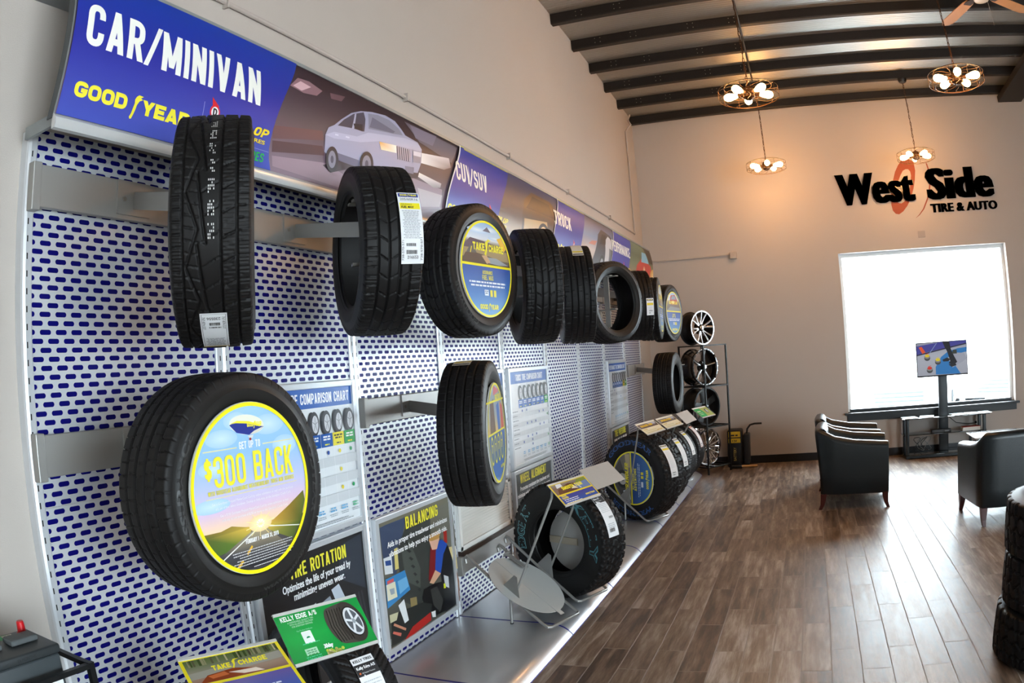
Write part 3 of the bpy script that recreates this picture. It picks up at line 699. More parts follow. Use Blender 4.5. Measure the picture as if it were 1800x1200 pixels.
def truck_art(p, a, b):
    p.grad(a-.32, b, [(2.386, '#8a7e6c'), (2.48, '#b0a294'), (2.56, '#c2b4ae'), (2.68, '#7c93b4'), (2.80, '#5c6684'), (2.868, '#3a3e52')])
    c = a+.6; q = lambda pts, col: p.poly([(c+x, z) for x, z in pts], col)
    q([(-.62, 2.60), (-.5, 2.64), (-.32, 2.66), (-.4, 2.61)], '#c88878')
    q([(-.5, 2.42), (-.36, 2.60), (-.26, 2.73), (-.1, 2.80), (.2, 2.78), (.42, 2.70), (.44, 2.42)], '#3c3e48'); q([(-.05, 2.48), (-.02, 2.70), (.12, 2.76), (.40, 2.70), (.42, 2.46)], '#c4c6cc'); q([(.1, 2.52), (.12, 2.64), (.38, 2.62), (.39, 2.50)], '#6a6e78')
    q([(-.24, 2.64), (-.12, 2.75), (.04, 2.76), (-.02, 2.66)], '#20222a'); p.ell(c-.14, 2.47, .09, .075, '#1a1a1e'); p.ell(c-.14, 2.47, .05, .045, '#9a9ca4'); q([(.36, 2.40), (.9, 2.40), (.8, 2.52), (.45, 2.50)], '#a89a82')
def race_art(p, a, b):
    p.grad(a-.32, b, [(2.386, '#7a5c44'), (2.50, '#8d7a5c'), (2.60, '#6c7458'), (2.72, '#4e5a44'), (2.868, '#6d7d64')])
    c = a+.45; q = lambda pts, col: p.poly([(c+x, z) for x, z in pts], col)
    q([(.2, 2.868), (1.2, 2.868), (1.2, 2.66), (.45, 2.70)], '#3a2c1e')
    q([(-.4, 2.40), (-.3, 2.60), (.02, 2.72), (.5, 2.66), (.62, 2.46), (.4, 2.39)], '#b83428'); q([(-.05, 2.66), (.06, 2.79), (.3, 2.80), (.4, 2.68)], '#7aaec8'); q([(-.1, 2.46), (.2, 2.52), (.22, 2.46), (-.08, 2.41)], '#f0e8dc')
    p.ell(c-.2, 2.46, .1, .07, '#e8e4e0'); p.ell(c+.75, 2.55, .3, .09, '#fff2b0', col2='#c89040'); p.ell(c+.1, 2.58, .07, .05, '#f8f0c8', col2='#b83428')
SUV = scene_sign('CUV/SUV', 2.655, 3.405, 4.47, 2.525, .45, 2.44, suv_art); TRK = scene_sign('TRUCK', 4.44, 5.20, 6.30, 4.24, .45, 4.17, truck_art); RAC = scene_sign('PERFORMANCE', 6.22, 7.02, 8.13, 6.03, .80, 5.95, race_art)
def both(a, b):
    def f(p): a(p); b(p)
    return f
header(-.04, 2.70, 'long CAR/MINIVAN header sign with a silver sedan driving in spray', both(car_sign, SUV))
header(2.70, 4.47, 'CUV/SUV header sign with a brown off-roader in headlights', both(SUV, TRK))
header(4.47, 6.30, 'TRUCK header sign with a silver pickup under a stormy sky', both(TRK, RAC))
header(6.30, 8.13, 'PERFORMANCE header sign with a red race car, farthest of the header signs', RAC)
for o in [o for o in bpy.data.objects if o.name == 'header_sign']:
    # closed end of the curved shell, seen at the near end
    zs = np.linspace(2.375, 2.872, 12); MB().prism([(hprof(z)-.0065, z) for z in zs]+[(hprof(z)-.036, z) for z in zs[::-1]], -.0395, -.036, 'y').build('end_cap', mat('dark_end_cap', '#4b4f52', .4, metal=.3), o, world=True)
# small angle irons that stick up behind the header
for i, (y, lab) in enumerate(((2.80, 'small angle bracket on the wall above the join of the first and second header signs'), (6.19, 'small angle bracket on the wall above the TRUCK header sign'))):
    t = thing('wall_bracket', lab, 'bracket', (XW, y, 3.0)); MB().box(XW, y-.03, 2.885, XW+.004, y+.03, 3.04).build('back_plate', STEEL, t, world=True); MB().box(XW+.004, y+.024, 2.885, XW+.045, y+.03, 3.03).build('flange', STEEL, t, world=True)

# ================================================================== POSTERS AND CHARTS IN THE BAYS
def poster(k, z0, z1, label, name, art, cat='poster'):
    """framed poster hooked between the uprights of bay k; art works in metres from the sheet's lower left"""
    y0, y1 = k*W+.042, (k+1)*W-.042
    t = thing(name, label, cat, (.02, (y0+y1)/2, z0))
    b = MB(); f = .028
    for a0, c0, a1, c1 in ((y0, z0, y0+f, z1), (y1-f, z0, y1, z1), (y0+f, z0, y1-f, z0+f), (y0+f, z1-f, y1-f, z1)): b.box(-.0115, a0, c0, .022, a1, c1)
    b.build('frame', SILV, t, world=True, bevel=.003)
    MB().box(-.0115, y0+f, z0+f, .012, y1-f, z1-f).build('backing_board', FRM, t, world=True)
    p = Print(plane_map((.0125, y0+f, z0+f), (0, 1, 0), (0, 0, 1))); art(p, y1-y0-2*f, z1-z0-2*f); p.build('printed_sheet', INK, t)
    return t
def tire_icon(p, u, v, h, rim='#d8d8dc'):
    p.ell(u-.10*h, v, .30*h, .5*h, '#2c2c30'); p.ell(u+.08*h, v, .32*h, .5*h, '#4a4a4e'); p.ell(u+.12*h, v-.02*h, .21*h, .36*h, rim)
    for a in range(5): p.line([(u+.12*h, v-.02*h), (u+.12*h+.18*h*math.cos(a*1.2566+.3), v-.02*h+.32*h*math.sin(a*1.2566+.3))], .03*h, '#8a8a90')
def chart(title, cols, dots, rows):
    def art(p, w, h):
        p.rect(0, 0, w, h, '#e9ecef'); p.rect(0, h-.085, w, h, '#1c57a8'); p.head(title, w*.52, h-.066, .046, '#ffffff', w=w*(.90 if title[0] == 'P' else .74), align='c')
        n = len(cols); x0 = w*.19; cw = (w-x0)/n
        for i, c in enumerate(cols):
            u = x0+cw*(i+.5); tire_icon(p, u, h-.155, .12*min(1, cw/.11)+.01)
            p.rect(x0+cw*i+.002, h-.265, x0+cw*(i+1)-.002, h-.205, c); ink = '#1a1a1a' if c == '#e8d930' else '#ffffff'
            p.copy_lines(u-cw*.36, u+cw*.36, h-.222, 2, .012, .007, ink); p.copy_lines(u-cw*.2, u+cw*.2, h-.257, 1, .01, .006, '#f2e63a' if ink == '#ffffff' else '#1a1a1a')
        z = h-.27; rh = (z-.10)/rows
        for r in range(rows):
            if r % 2: p.rect(0, z-rh*(r+1), w, z-rh*r, '#d3d6d9')
            p.copy_lines(.01, x0-.02, z-rh*(r+.55), 1, .01, .006, '#8a9098', 'l')
        for i in range(n+1): p.line([(x0+cw*i, z), (x0+cw*i, .10)], .0015, '#f6f8fa')
        for i, r in dots: p.ell(x0+cw*(i+.5), z-rh*(r+.5), .0095, .0095, {'#1c57a8': '#1c4a9c', '#e8d930': '#e3cf3a', '#1f9a48': '#1f9a5a'}[cols[i]], n=14)
        for i in range(n):
            u = x0+cw*(i+.5); p.copy_lines(u-cw*.3, u+cw*.3, .075, 2, .012, .007, '#6fb2dc' if i < n-1 else '#5cb48a'); p.copy_lines(u-cw*.36, u+cw*.36, .05, 2, .008, .003, '#9aa4ac')
        p.copy_lines(.1, w-.05, .02, 2, .009, .004, '#9aa0a6')
    return art
B_, Y_, G_ = '#1c57a8', '#e8d930', '#1f9a48'
poster(1, .885, 1.565, 'TIRE COMPARISON CHART board with coloured dots, partly behind the round $300 BACK disc', 'comparison_chart', chart('PASSENGER TIRE COMPARISON CHART', [B_]*5+[Y_, G_], [(3, 0), (4, 0), (5, 0), (6, 0), (5, 2), (5, 4), (6, 4), (1, 1), (2, 3)], 6), 'chart')
poster(3, .80, 1.555, 'comparison chart board mostly hidden behind the lower rib tread tire', 'comparison_chart', chart('CUV/SUV TIRE COMPARISON CHART', [B_, B_, B_, B_, G_], [(0, 1), (1, 3), (3, 2)], 7), 'chart')
poster(4, .830, 1.552, 'TRUCK TIRE COMPARISON CHART board with seven tire columns', 'comparison_chart', chart('TRUCK TIRE COMPARISON CHART', [B_]*6+[G_], [(0, 0), (1, 0), (4, 1), (5, 1), (1, 3), (2, 3), (3, 3), (4, 4), (5, 4), (1, 6), (2, 6), (3, 6), (0, 7), (2, 7), (2, 8), (6, 2), (6, 7)], 9), 'chart')
poster(7, .835, 1.535, 'narrow looking comparison chart board in the far bay beside the last low tire', 'comparison_chart', chart('PERFORMANCE TIRE COMPARISON CHART', [B_]*5+[Y_, G_], [(0, 0), (1, 1), (3, 2), (5, 3), (6, 5)], 7), 'chart')
def rotation(p, w, h):
    p.rect(0, 0, w, h, '#17181c')
    p.poly([(0, h*.55), (w*.25, h*.60), (w*.25, 0), (0, 0)], '#20222a')
    for i in range(7): p.line([(w*(.72+.035*i), h*.55), (w*(.80+.03*i), h*.15)], .012, '#34363c'); p.lift -= p.step
    p.poly([(w*.40, h*.60), (w*.46, h*.62), (w*.52, h*.30), (w*.44, h*.28)], '#cfd6dc'); p.poly([(w*.52, h*.60), (w*.60, h*.62), (w*.72, h*.30), (w*.60, h*.30)], '#8d98a4'); p.poly([(w*.62, h*.66), (w*.70, h*.68), (w*.80, h*.44), (w*.70, h*.42)], '#c2ccd8')
    p.poly([(w*.76, h*.95), (w*.98, h*.98), (w*.98, h*.55), (w*.70, h*.72)], '#2c3440'); p.poly([(w*.02, h*.5), (w*.08, h*.52), (w*.1, h*.2), (w*.03, h*.2)], '#1c3fa6'); p.poly([(w*.1, h*.5), (w*.30, h*.44), (w*.36, h*.56), (w*.2, h*.60)], '#1c1410')
    p.poly([(w*.12, h*.40), (w*.24, h*.50), (w*.33, h*.44), (w*.20, h*.36)], '#b87a52'); p.ell(w*.30, h*.43, w*.06, h*.06, '#8d9096'); p.ell(w*.30, h*.43, w*.03, h*.03, '#3a3c40')
    p.poly([(w*.66, 0), (w*.80, 0), (w*.86, h*.12), (w*.70, h*.1)], '#2b6fc0'); p.poly([(w*.80, 0), (w*.84, 0), (w*.90, h*.13), (w*.86, h*.12)], '#d8d83a'); p.poly([(w*.84, 0), (w, 0), (w, h*.17), (w*.90, h*.13)], '#a8341e'); p.poly([(w*.74, h*.1), (w*.9, h*.13), (w*.93, h*.19), (w*.8, h*.12)], '#e8e8e8')
    p.head('TIRE ROTATION', w*.53, h*.85, .062, '#eee23c', w=w*.55, align='c'); p.text('Optimizes the life of your tread by', w*.51, h*.77, .034, '#ffffff', w=w*.66, align='c', bold=.022); p.text('minimizing uneven wear.', w*.52, h*.70, .034, '#ffffff', w=w*.50, align='c', bold=.022)
poster(1, .17, .868, 'dark TIRE ROTATION poster behind the green placard', 'service_poster', rotation)
def Zb(a, b): P = at(a/3.529+620, b/3.529+840, 'x', .0125); return P.y, P.z
def balancing(p, w, h):
    y0 = 2*W+.042+.028; z0 = .135+.028; q = lambda pts, c: p.poly([(y-y0, z-z0) for y, z in (Zb(*t) for t in pts)], c)
    p.grad(0, w, [(0, '#4a4c46'), (h*.5, '#5c5b50'), (h, '#716c5a')])
    q([(205, 290), (330, 240), (290, 470), (270, 600), (200, 590), (165, 310)], '#3c4862'); q([(190, 500), (240, 480), (250, 590), (200, 600)], '#d8dde0'); q([(200, 515), (235, 508), (240, 540), (205, 545)], '#2a4a8a')
    q([(280, 420), (330, 300), (480, 210), (490, 700), (400, 800), (300, 760)], '#3a3d3a'); q([(300, 440), (350, 380), (420, 560), (420, 680), (330, 640)], '#4e534e')
    for i in range(7): q([(318+i*14, 400+i*48), (330+i*14, 392+i*48), (352+i*12, 405+i*48), (340+i*12, 416+i*48)], '#2c2f2d')
    q([(255, 440), (275, 430), (285, 560), (262, 570)], '#d8c878'); q([(600, 330), (625, 322), (632, 400), (606, 408)], '#e0ddd0'); q([(355, 745), (395, 735), (400, 790), (360, 800)], '#8a7a50')
    q([(390, 800), (500, 760), (520, 790), (410, 850)], '#5c5f60'); q([(300, 900), (350, 870), (370, 900), (320, 940)], '#6a6c6a'); q([(230, 1000), (300, 985), (300, 1010), (235, 1035)], '#7a7c78')
    q([(500, 190), (610, 140), (640, 420), (590, 430), (520, 330)], '#6c6a5e'); q([(590, 430), (632, 418), (650, 560), (620, 570)], '#d8c48a'); q([(560, 330), (580, 325), (585, 400), (565, 405)], '#a8281e'); q([(480, 430), (520, 420), (510, 600), (470, 640)], '#7c1c20'); q([(640, 560), (660, 640), (662, 760), (640, 790)], '#7c4a2c')
    q([(540, 380), (590, 420), (625, 530), (640, 640), (640, 780), (575, 830), (560, 700), (545, 590)], '#17181c'); q([(515, 400), (550, 380), (585, 410), (560, 470), (545, 590), (510, 570)], '#2450b0'); q([(510, 570), (545, 590), (500, 655), (475, 650)], '#d8a888')
    q([(470, 385), (485, 350), (530, 335), (535, 375), (520, 440), (490, 445)], '#e0b098'); q([(468, 390), (480, 348), (520, 328), (540, 345), (530, 375), (490, 390)], '#c09048')
    q([(430, 740), (440, 690), (500, 655), (560, 640), (575, 820), (520, 850), (440, 790)], '#121214'); q([(480, 690), (520, 670), (560, 760), (540, 830), (500, 790)], '#3a3a38')
    q([(200, 630), (320, 570), (355, 690), (215, 810)], '#3a86c0'); q([(205, 665), (260, 640), (275, 735), (215, 765)], '#e0dcc0'); q([(225, 690), (255, 680), (258, 715), (235, 725)], '#9aa6b0'); q([(275, 640), (330, 610), (345, 670), (290, 720)], '#6fb0dc'); q([(210, 640), (250, 620), (252, 640), (212, 660)], '#d85a5a')
    q([(240, 850), (430, 770), (490, 780), (480, 840), (300, 1010), (240, 1040)], '#2a2c2a'); q([(320, 1005), (370, 920), (480, 830), (485, 880), (340, 995)], '#b02420'); q([(280, 790), (315, 750), (345, 880), (320, 900)], '#e4e8ea'); q([(225, 850), (280, 830), (270, 880), (230, 900)], '#c8c4a0'); q([(250, 950), (300, 960), (295, 980), (245, 965)], '#d06a5a'); q([(255, 900), (330, 930), (325, 945), (250, 915)], '#c8886c')
    q([(485, 830), (510, 820), (512, 860), (492, 862)], '#e8e8e8'); q([(560, 600), (590, 610), (595, 680), (570, 670)], '#c8ccd0'); q([(560, 655), (570, 650), (575, 680), (562, 684)], '#d8e030')
    p.head('BALANCING', w*.58, h*.875, .066, '#eee23c', w=w*.47, align='c'); p.text('Aids in proper tire treadwear and minimizes', w*.52, h*.79, .03, '#ffffff', w=w*.86, align='c', bold=.02); p.text('vibrations to help you enjoy a smooth ride.', w*.52, h*.715, .03, '#ffffff', w=w*.84, align='c', bold=.02)
poster(2, .135, .868, 'BALANCING poster showing a mechanic in a blue shirt at a wheel balancer', 'service_poster', balancing)
def alignment(p, w, h):
    p.grad(0, w, [(0, '#6c7070'), (h*.55, '#3a3e40'), (h, '#55595a')]); p.poly([(w*.05, h*.05), (w*.3, h*.1), (w*.36, h*.55), (w*.2, h*.62), (w*.05, h*.55)], '#d8b4a8'); p.poly([(w*.2, h*.3), (w*.4, h*.35), (w*.36, h*.6), (w*.25, h*.6)], '#a83c3c')
    p.ell(w*.62, h*.36, w*.36, h*.38, '#141414'); p.ell(w*.62, h*.36, w*.24, h*.26, '#7c8084')
    p.head('WHEEL ALIGNMENT', w*.48, h*.88, .066, '#eee23c', w=w*.72, align='c'); p.text('Promotes consistent tire treadwear and', w*.52, h*.795, .032, '#ffffff', w=w*.82, align='c', bold=.02); p.text('minimizes vehicle pull to help you stay in control.', w*.5, h*.725, .032, '#ffffff', w=w*.92, align='c', bold=.02)
poster(4, .115, .818, 'WHEEL ALIGNMENT poster behind the first big floor tire', 'service_poster', alignment)
def safety(p, w, h):
    p.rect(0, 0, w, h, '#2a2c30'); p.rect(0, h*.4, w, h*.6, '#3c4044'); p.head('TIRE PRESSURE', w*.5, h*.88, .07, '#eee23c', w=w*.66, align='c'); p.copy_lines(w*.1, w*.9, h*.80, 2, .05, .03, '#e8e8e8'); p.ell(w*.5, h*.35, w*.3, h*.28, '#141414'); p.ell(w*.5, h*.35, w*.18, h*.18, '#8c9094')
poster(7, .115, .822, 'dark poster with a yellow headline behind the far floor tires', 'service_poster', safety)
# white slatted vent under the second chart
t = thing('louvered_vent', 'white slatted vent panel below the lower hanging tire', 'vent', (0, 3*W+.45, .46))
y0, y1 = 3*W+.045, 4*W-.045; WH = mat('vent_white', '#e6e6e2', .4)
b = MB()
for a0, c0, a1, c1 in ((y0, .47, y0+.035, .79), (y1-.035, .47, y1, .79), (y0, .47, y1, .50), (y0, .765, y1, .79)): b.box(-.0115, a0, c0, .018, a1, c1)
b.build('vent_frame', WH, t, world=True, bevel=.003)
b = MB()
for i in range(14):
    z = .505+i*.0186; b.prism([(.001, z+.012), (.001, z+.0095), (.013, z-.002), (.014, z+.001)], y0+.035, y1-.035, 'y')
b.build('slats', WH, t, world=True)
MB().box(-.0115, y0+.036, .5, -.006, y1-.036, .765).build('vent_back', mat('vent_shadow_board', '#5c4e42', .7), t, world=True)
MB().box(-.0115, y0, .44, .03, y1, .468).build('ledge', mat('dark_wood_ledge', '#33241c', .5), t, world=True)

# ================================================================== TIRES
RUB = mat('tire_rubber', '#121010', 0.55, noise=0.10, nscale=14, spec=0.3)
RUBS = mat('tire_sidewall_rubber', '#171615', 0.46, noise=0.08, nscale=9, spec=0.35)
def fr(x): return x-np.floor(x)
def gs(U, c, w, e=.014): return np.clip((w+e-np.abs(U-c))/(2*e), 0, 1)
def tri(x): return np.abs(fr(x)-.5)*4-1
def g(U, c, w): return np.abs(U-c) < w
def des_allseason(U, P):       # asymmetric ribs: zigzag in the left half, straight channels at right
    n = 66; t = P*n/(2*PI); d = np.zeros_like(U)
    d[g(U, .24, .028)] = 1; d[g(U, -.62, .026)] = 1; d[g(U, .60, .026)] = 1
    z = -.20+.10*(fr(t/6)-.5)*2; d = np.maximum(d, gs(U, z, .024)); z2 = -.42+.14*tri(t/6+.2); d = np.maximum(d, .9*gs(U, z2, .022))
    d[(np.abs(U) > .62) & (fr(t+.15*U) < .12)] = .8; d[(U > .24) & (U < .60) & (fr(t*.5+.9*U) < .07)] = .8; d[(U > -.2) & (U < .24) & (fr(t*.5+1.1*U+.3) < .05)] = .55; d[(U > -.62) & (U < -.25) & (fr(t-.8*U) < .10)] = .5
    a = np.abs(U); d[(a > .64) & (a < .92) & (fr(t*4+.3*U) < .22) & (fr(t+.15*U) > .2)] = .3; d[(U > .28) & (U < .56) & (fr(t*3+.9*U) < .2) & (d == 0)] = .22
    return d
def des_touring(U, P):         # four channels, slanted cuts
    n = 62; t = P*n/(2*PI); d = np.zeros_like(U)
    for c in (-.50, -.16, .17, .50): d[g(U, c, .032)] = 1
    a = np.abs(U); d[(a > .54) & (fr(t+.25*U) < .11)] = .8; d[(a > .54) & (a < .9) & (fr(t*3+.2*U) < .12) & (fr(t) > .2)] = .25; d[(a > .2) & (a < .46) & (fr(t*.5+np.sign(U)*1.2*U) < .08)] = .8; d[(a < .13) & (fr(t*.5+1.0*U+.4) < .06)] = .5; d[g(a, .72, .006)] = .4
    return d
def des_rib(U, P):             # four wide straight channels, fine level sipes
    n = 58; t = P*n/(2*PI); d = np.zeros_like(U)
    for c in (-.52, -.18, .18, .52): d[g(U, c, .042)] = 1
    a = np.abs(U); bow = .35*(a-.5)**2; d[(a > .56) & (fr(t+bow) < .075)] = .8; d[(a > .22) & (a < .48) & (fr(t+.25+.2*U) < .06)] = .55; d[(a < .14) & (fr(t+.3*U) < .05)] = .3
    return d
def des_truck(U, P):
    n = 84; t = P*n/(2*PI); d = np.zeros_like(U)
    for c in (-.45, .0, .45): d = np.maximum(d, gs(U, c+.02*tri(t/2), .03))
    a = np.abs(U); d[(a > .5) & (fr(t+.1*U) < .18)] = .6; d[(a > .06) & (a < .4) & (fr(t+.3*U) < .14)] = .35; d[g(a, .24, .008)] = .4
    return d
def des_allterrain(U, P):      # chunky staggered blocks
    n = 40; t = P*n/(2*PI); d = np.zeros_like(U); a = np.abs(U)
    for c, ph in ((-.56, 0.), (-.2, .5), (.2, 0.), (.56, .5)):
        d = np.maximum(d, gs(U, c+.05*tri(t+ph), .042))
    d[(a > .58) & (fr(t+.25*(U < 0)) < .30)] = 1; d[(a > .2) & (a <= .58) & (fr(t+.45*U+.3*(U < 0)) < .20)] = .9; d[(a <= .2) & (fr(t-.8*U+.5) < .20)] = .9
    d[(a > .62) & (a < .9) & (np.abs(fr(t+.25*(U < 0))-.65) < .04)] = .35; d[(a < .56) & (np.abs(fr(t+.45*U)-.62) < .03)] = .35
    return d
def des_mud(U, P):
    n = 30; t = P*n/(2*PI); d = np.zeros_like(U); a = np.abs(U)
    d = np.maximum(d, gs(U, .12*tri(t), .045)); d[(a > .06) & (fr(t+.35*a*np.sign(U)+.25*(U < 0)) < .24)] = 1; d[g(a, .50+.05*tri(t*2), .035)] = .9; d[(a > .56) & (fr(t*2) < .10)] = .5
    return d
def des_diag(U, P):            # slanted V channels
    n = 34; t = P*n/(2*PI); d = np.zeros_like(U); a = np.abs(U)
    d[g(U, 0, .03)] = 1; d[g(a, .42, .026)] = 1; d[(fr(t-1.5*a) < .10)] = .9; d[(fr(t-1.5*a+.5) < .05) & (a > .1)] = .5
    return d
def side_prof(R, w, rb):
    h = R-rb
    return [(R-.028, .505*w), (R-.034, .508*w), (R-.040, .515*w), (R-.30*h-.02, .532*w), (rb+.50*h, .535*w), (rb+.30*h, .518*w), (rb+.17*h, .492*w), (rb+.165*h, .486*w), (rb+.07*h, .470*w), (rb+.012, .448*w), (rb, .430*w), (rb-.004, .405*w)]
TM = {}
def tire_meshes(key, R, w, rb, des, nph, nu, depth):
    if key in TM: return TM[key]
    us = np.linspace(-1, 1, nu); ph = np.linspace(0, 2*PI, nph, endpoint=False)
    a = np.abs(us); q = np.clip((a-.84)/.16, 0, 1)
    s = np.sign(us)*np.where(a < .84, a/.84*.455*w, .455*w+.05*w*np.sin(q*PI/2)); r = R-.004*(a/.84)**2*(a < .84)-(a >= .84)*(.004+.024*(1-np.cos(q*PI/2)))
    U, P = np.meshgrid(us, ph, indexing='ij'); d = des(U, P)*np.clip((1-np.abs(U))/.06, 0, 1)
    rr = r[:, None]-d*depth; S = np.repeat(s[:, None], nph, 1)
    V = np.stack([S, rr*np.cos(P), rr*np.sin(P)], -1).reshape(-1, 3)
    i, j = np.meshgrid(np.arange(nu-1), np.arange(nph), indexing='ij'); jn = (j+1) % nph
    F = np.stack([i*nph+j, i*nph+jn, (i+1)*nph+jn, (i+1)*nph+j], -1).reshape(-1, 4)
    me = bpy.data.meshes.new('tread'); me.vertices.add(len(V)); me.vertices.foreach_set('co', V.ravel())
    me.loops.add(F.size); me.loops.foreach_set('vertex_index', F.ravel()); me.polygons.add(len(F)); me.polygons.foreach_set('loop_start', np.arange(0, F.size, 4)); me.update(calc_edges=True); me.materials.append(RUB)
    sp = side_prof(R, w, rb); n = max(64, min(128, nph//4))
    sides = []
    for sg in (1, -1):
        b = MB(); b.lathe([(r_, sg*x) for r_, x in sp], 'x', n=n)
        o = b.build('sidewall_src', RUBS, smooth=True, angle=.5); sides.append(o.data); bpy.data.objects.remove(o)
    b = MB(); c = sp[-1]; b.lathe([(c[0], c[1]), (rb+.006, .395*w), (rb+.04, .44*w), (R-.05, .46*w), (R-.03, .44*w), (R-.022, .36*w), (R-.018, 0), (R-.022, -.36*w), (R-.03, -.44*w), (R-.05, -.46*w), (rb+.04, -.44*w), (rb+.006, -.395*w), (c[0], -c[1])], 'x', n=n)
    o = b.build('liner_src', RUB, smooth=True); lin_ = o.data; bpy.data.objects.remove(o)
    TM[key] = (me, sides, lin_); return TM[key]
def xside(r, R, w, rb):
    sp = side_prof(R, w, rb); rs = [p[0] for p in sp][::-1]; xs = [p[1] for p in sp][::-1]; return float(np.interp(r, rs, xs))
def arc_text(p, txt, r, a_mid, h, span, col, bold=.04, flip=False, **k):
    """word bent around the sidewall; u is the angle (clockwise seen from the face), v the radius"""
    V, tr = text_tris(txt, bold, 0.0, 1.0); Wd = max(q[0] for q in V); pts = []
    for x, y in V:
        t = (x/Wd-.5)*span
        pts.append((a_mid+t, r+y*h) if not flip else (a_mid-t, r+h-y*h))
    c = _N[(txt, bold, 0.0, 1.0)]; n = len(pts)//c; m = len(tr)//c
    for i in range(c): p._emit(pts[i*n:(i+1)*n], tr[:m], [lin(hx(col))]*n)
def tire(label, pos, yaw, R=.328, w=.208, rb=.212, des=des_touring, nph=360, nu=56, depth=.0095, letters=(), stickers=(), group='tires on display', spin=0.0, marks=()):
    key = (R, w, rb, des.__name__, nph, nu)
    me, sides, li = tire_meshes(key, R, w, rb, des, nph, nu, depth)
    t = thing('tire', label, 'tire', pos, yaw, group)
    for nm, d in (('tread', me), ('sidewall', sides[0]), ('sidewall', sides[1]), ('inner_liner', li)):
        o = bpy.data.objects.new(nm, d); COL.objects.link(o); o.parent = t; o.rotation_euler = (spin, 0, 0)
    # u: angle measured clockwise from the top as seen from the face (+X), so words read left to right
    def M(u, v, l):
        return Vector((xside(v, R, w, rb)+l+.0006, v*math.sin(u), v*math.cos(u)))
    for (txt, mid, span, rr, h, col, flip) in letters:
        p = Print(M)
        if isinstance(col, tuple): arc_text(p, txt, rr-.004, mid, h+.008, span*1.02, col[0], .05, flip); arc_text(p, txt, rr, mid, h, span*.985, col[1], .0, flip)
        else: arc_text(p, txt, rr, mid, h, span, col, .04, flip)
        p.build('sidewall_lettering', print_mat('moulded_lettering', .45), t, world=False)
    for (phi0, phi1, s0, s1, col) in marks:                # dotted size code painted on the tread at the factory
        rr = R+.0004; n = 7; V = []; F = []
        for i in range(n):
            p = Print(lambda u, v, l: Vector((u, (rr+l)*math.cos(v), (rr+l)*math.sin(v))))
            va = phi0+(phi1-phi0)*i/n
            for k in range(5):
                for j in range(4):
                    if random.random() < .62: u = s0+(s1-s0)*(j+.5)/4; v = va+(phi1-phi0)/n*.72*(k+.5)/5; p.poly([(u-.0012, v-.008), (u+.0012, v-.008), (u+.0012, v+.008), (u-.0012, v+.008)], col); p.lift -= p.step
            p.build('painted_code_letter', INKM, t, world=False)
    for (phi0, phi1, s0, s1, art, up) in stickers:
        # u across (metres), v along the tread from the label's lower edge (metres)
        rr = R+.0018; hgt = abs(phi1-phi0)*rr; wd = abs(s1-s0)
        def SM(u, v, l, phi0=phi0, phi1=phi1, s0=s0, s1=s1):
            ph = phi0+(phi1-phi0)*v/hgt; s = s0+(s1-s0)*u/wd; q = rr-.0035*(abs(s)/(.455*w))**2+l
            return Vector((s, q*math.cos(ph), q*math.sin(ph)))
        p = Print(SM, step=.00015, cuts=([], np.arange(0, hgt, .012).tolist())); art(p, wd, hgt); p.build('price_label', INKM, t, world=False)
    return t
def paint_marks(s0, w, txt, col, n=5):
    def f(p, w_, h):
        for i in range(n): p.copy_lines(w_*.1, w_*.9, h*(i+.75)/n, 5, .007, .0022, col)
    return f
def barcode(p, u, v, w, h):
    x = u
    while x < u+w: e = random.uniform(.0006, .0022); p.rect(x, v, min(x+e, u+w), v+h, '#1c1c1e'); p.lift -= p.step; x += e+random.uniform(.0008, .002)
    p.lift += p.step
def lab_upside(p, w, h):       # lower end of a tall label, printed upside down
    p.rect(0, 0, w, h, '#d9dadc'); p.line([(.004, .004), (w-.004, .004), (w-.004, h-.004), (.004, h-.004), (.004, .004)], .0012, '#3a3a3e')
    p.rect(0, h-.006, w, h, '#d8b83a'); p.copy_lines(.008, w-.008, h-.02, 10, .006, .003, '#8a8c90'); barcode(p, .02, .035, .028, .012); barcode(p, .018, .052, .032, .006)
    p.text('230556', w/2, .014, .010, '#1c1c1e', w=w*.5, align='c'); p.text('767-874-537', .013, .012, .007, '#1c1c1e', ang=PI/2, w=.05); p.text('767-874-537', w-.006, .012, .007, '#1c1c1e', ang=PI/2, w=.05)
def lab_full(p, w, h):
    p.rect(0, 0, w, h, '#e4e4e6'); p.rect(.004, h-.020, w-.004, h-.004, '#1c2a90'); p.goodyear(.010, h-.0155, w-.02, .0075, '#f2e63a')
    p.text('205/60R16', w/2, h-.036, .010, '#3a3a3e', w=w*.8, align='c'); p.rect(.004, h-.072, w-.004, h-.047, '#ecdc1e'); p.text('ASSURANCE', .008, h-.056, .006, '#2a2a20', w=w*.5, shear=.2); p.text('FUEL MAX', .008, h-.069, .009, '#1c1c1c', w=w*.58, bold=.03, shear=.2)
    p.copy_lines(.008, w-.008, h-.082, 18, .0058, .0028, '#a4a4aa'); barcode(p, .018, .062, .034, .010); barcode(p, .018, .034, .040, .014); p.text('216653', w/2, .018, .011, '#2a2a2e', w=w*.48, align='c')
    p.text('738-570-571', .009, .012, .007, '#2a2a2e', ang=PI/2, w=.07); p.text('738-570-571', w-.005, .012, .007, '#2a2a2e', ang=PI/2, w=.08)
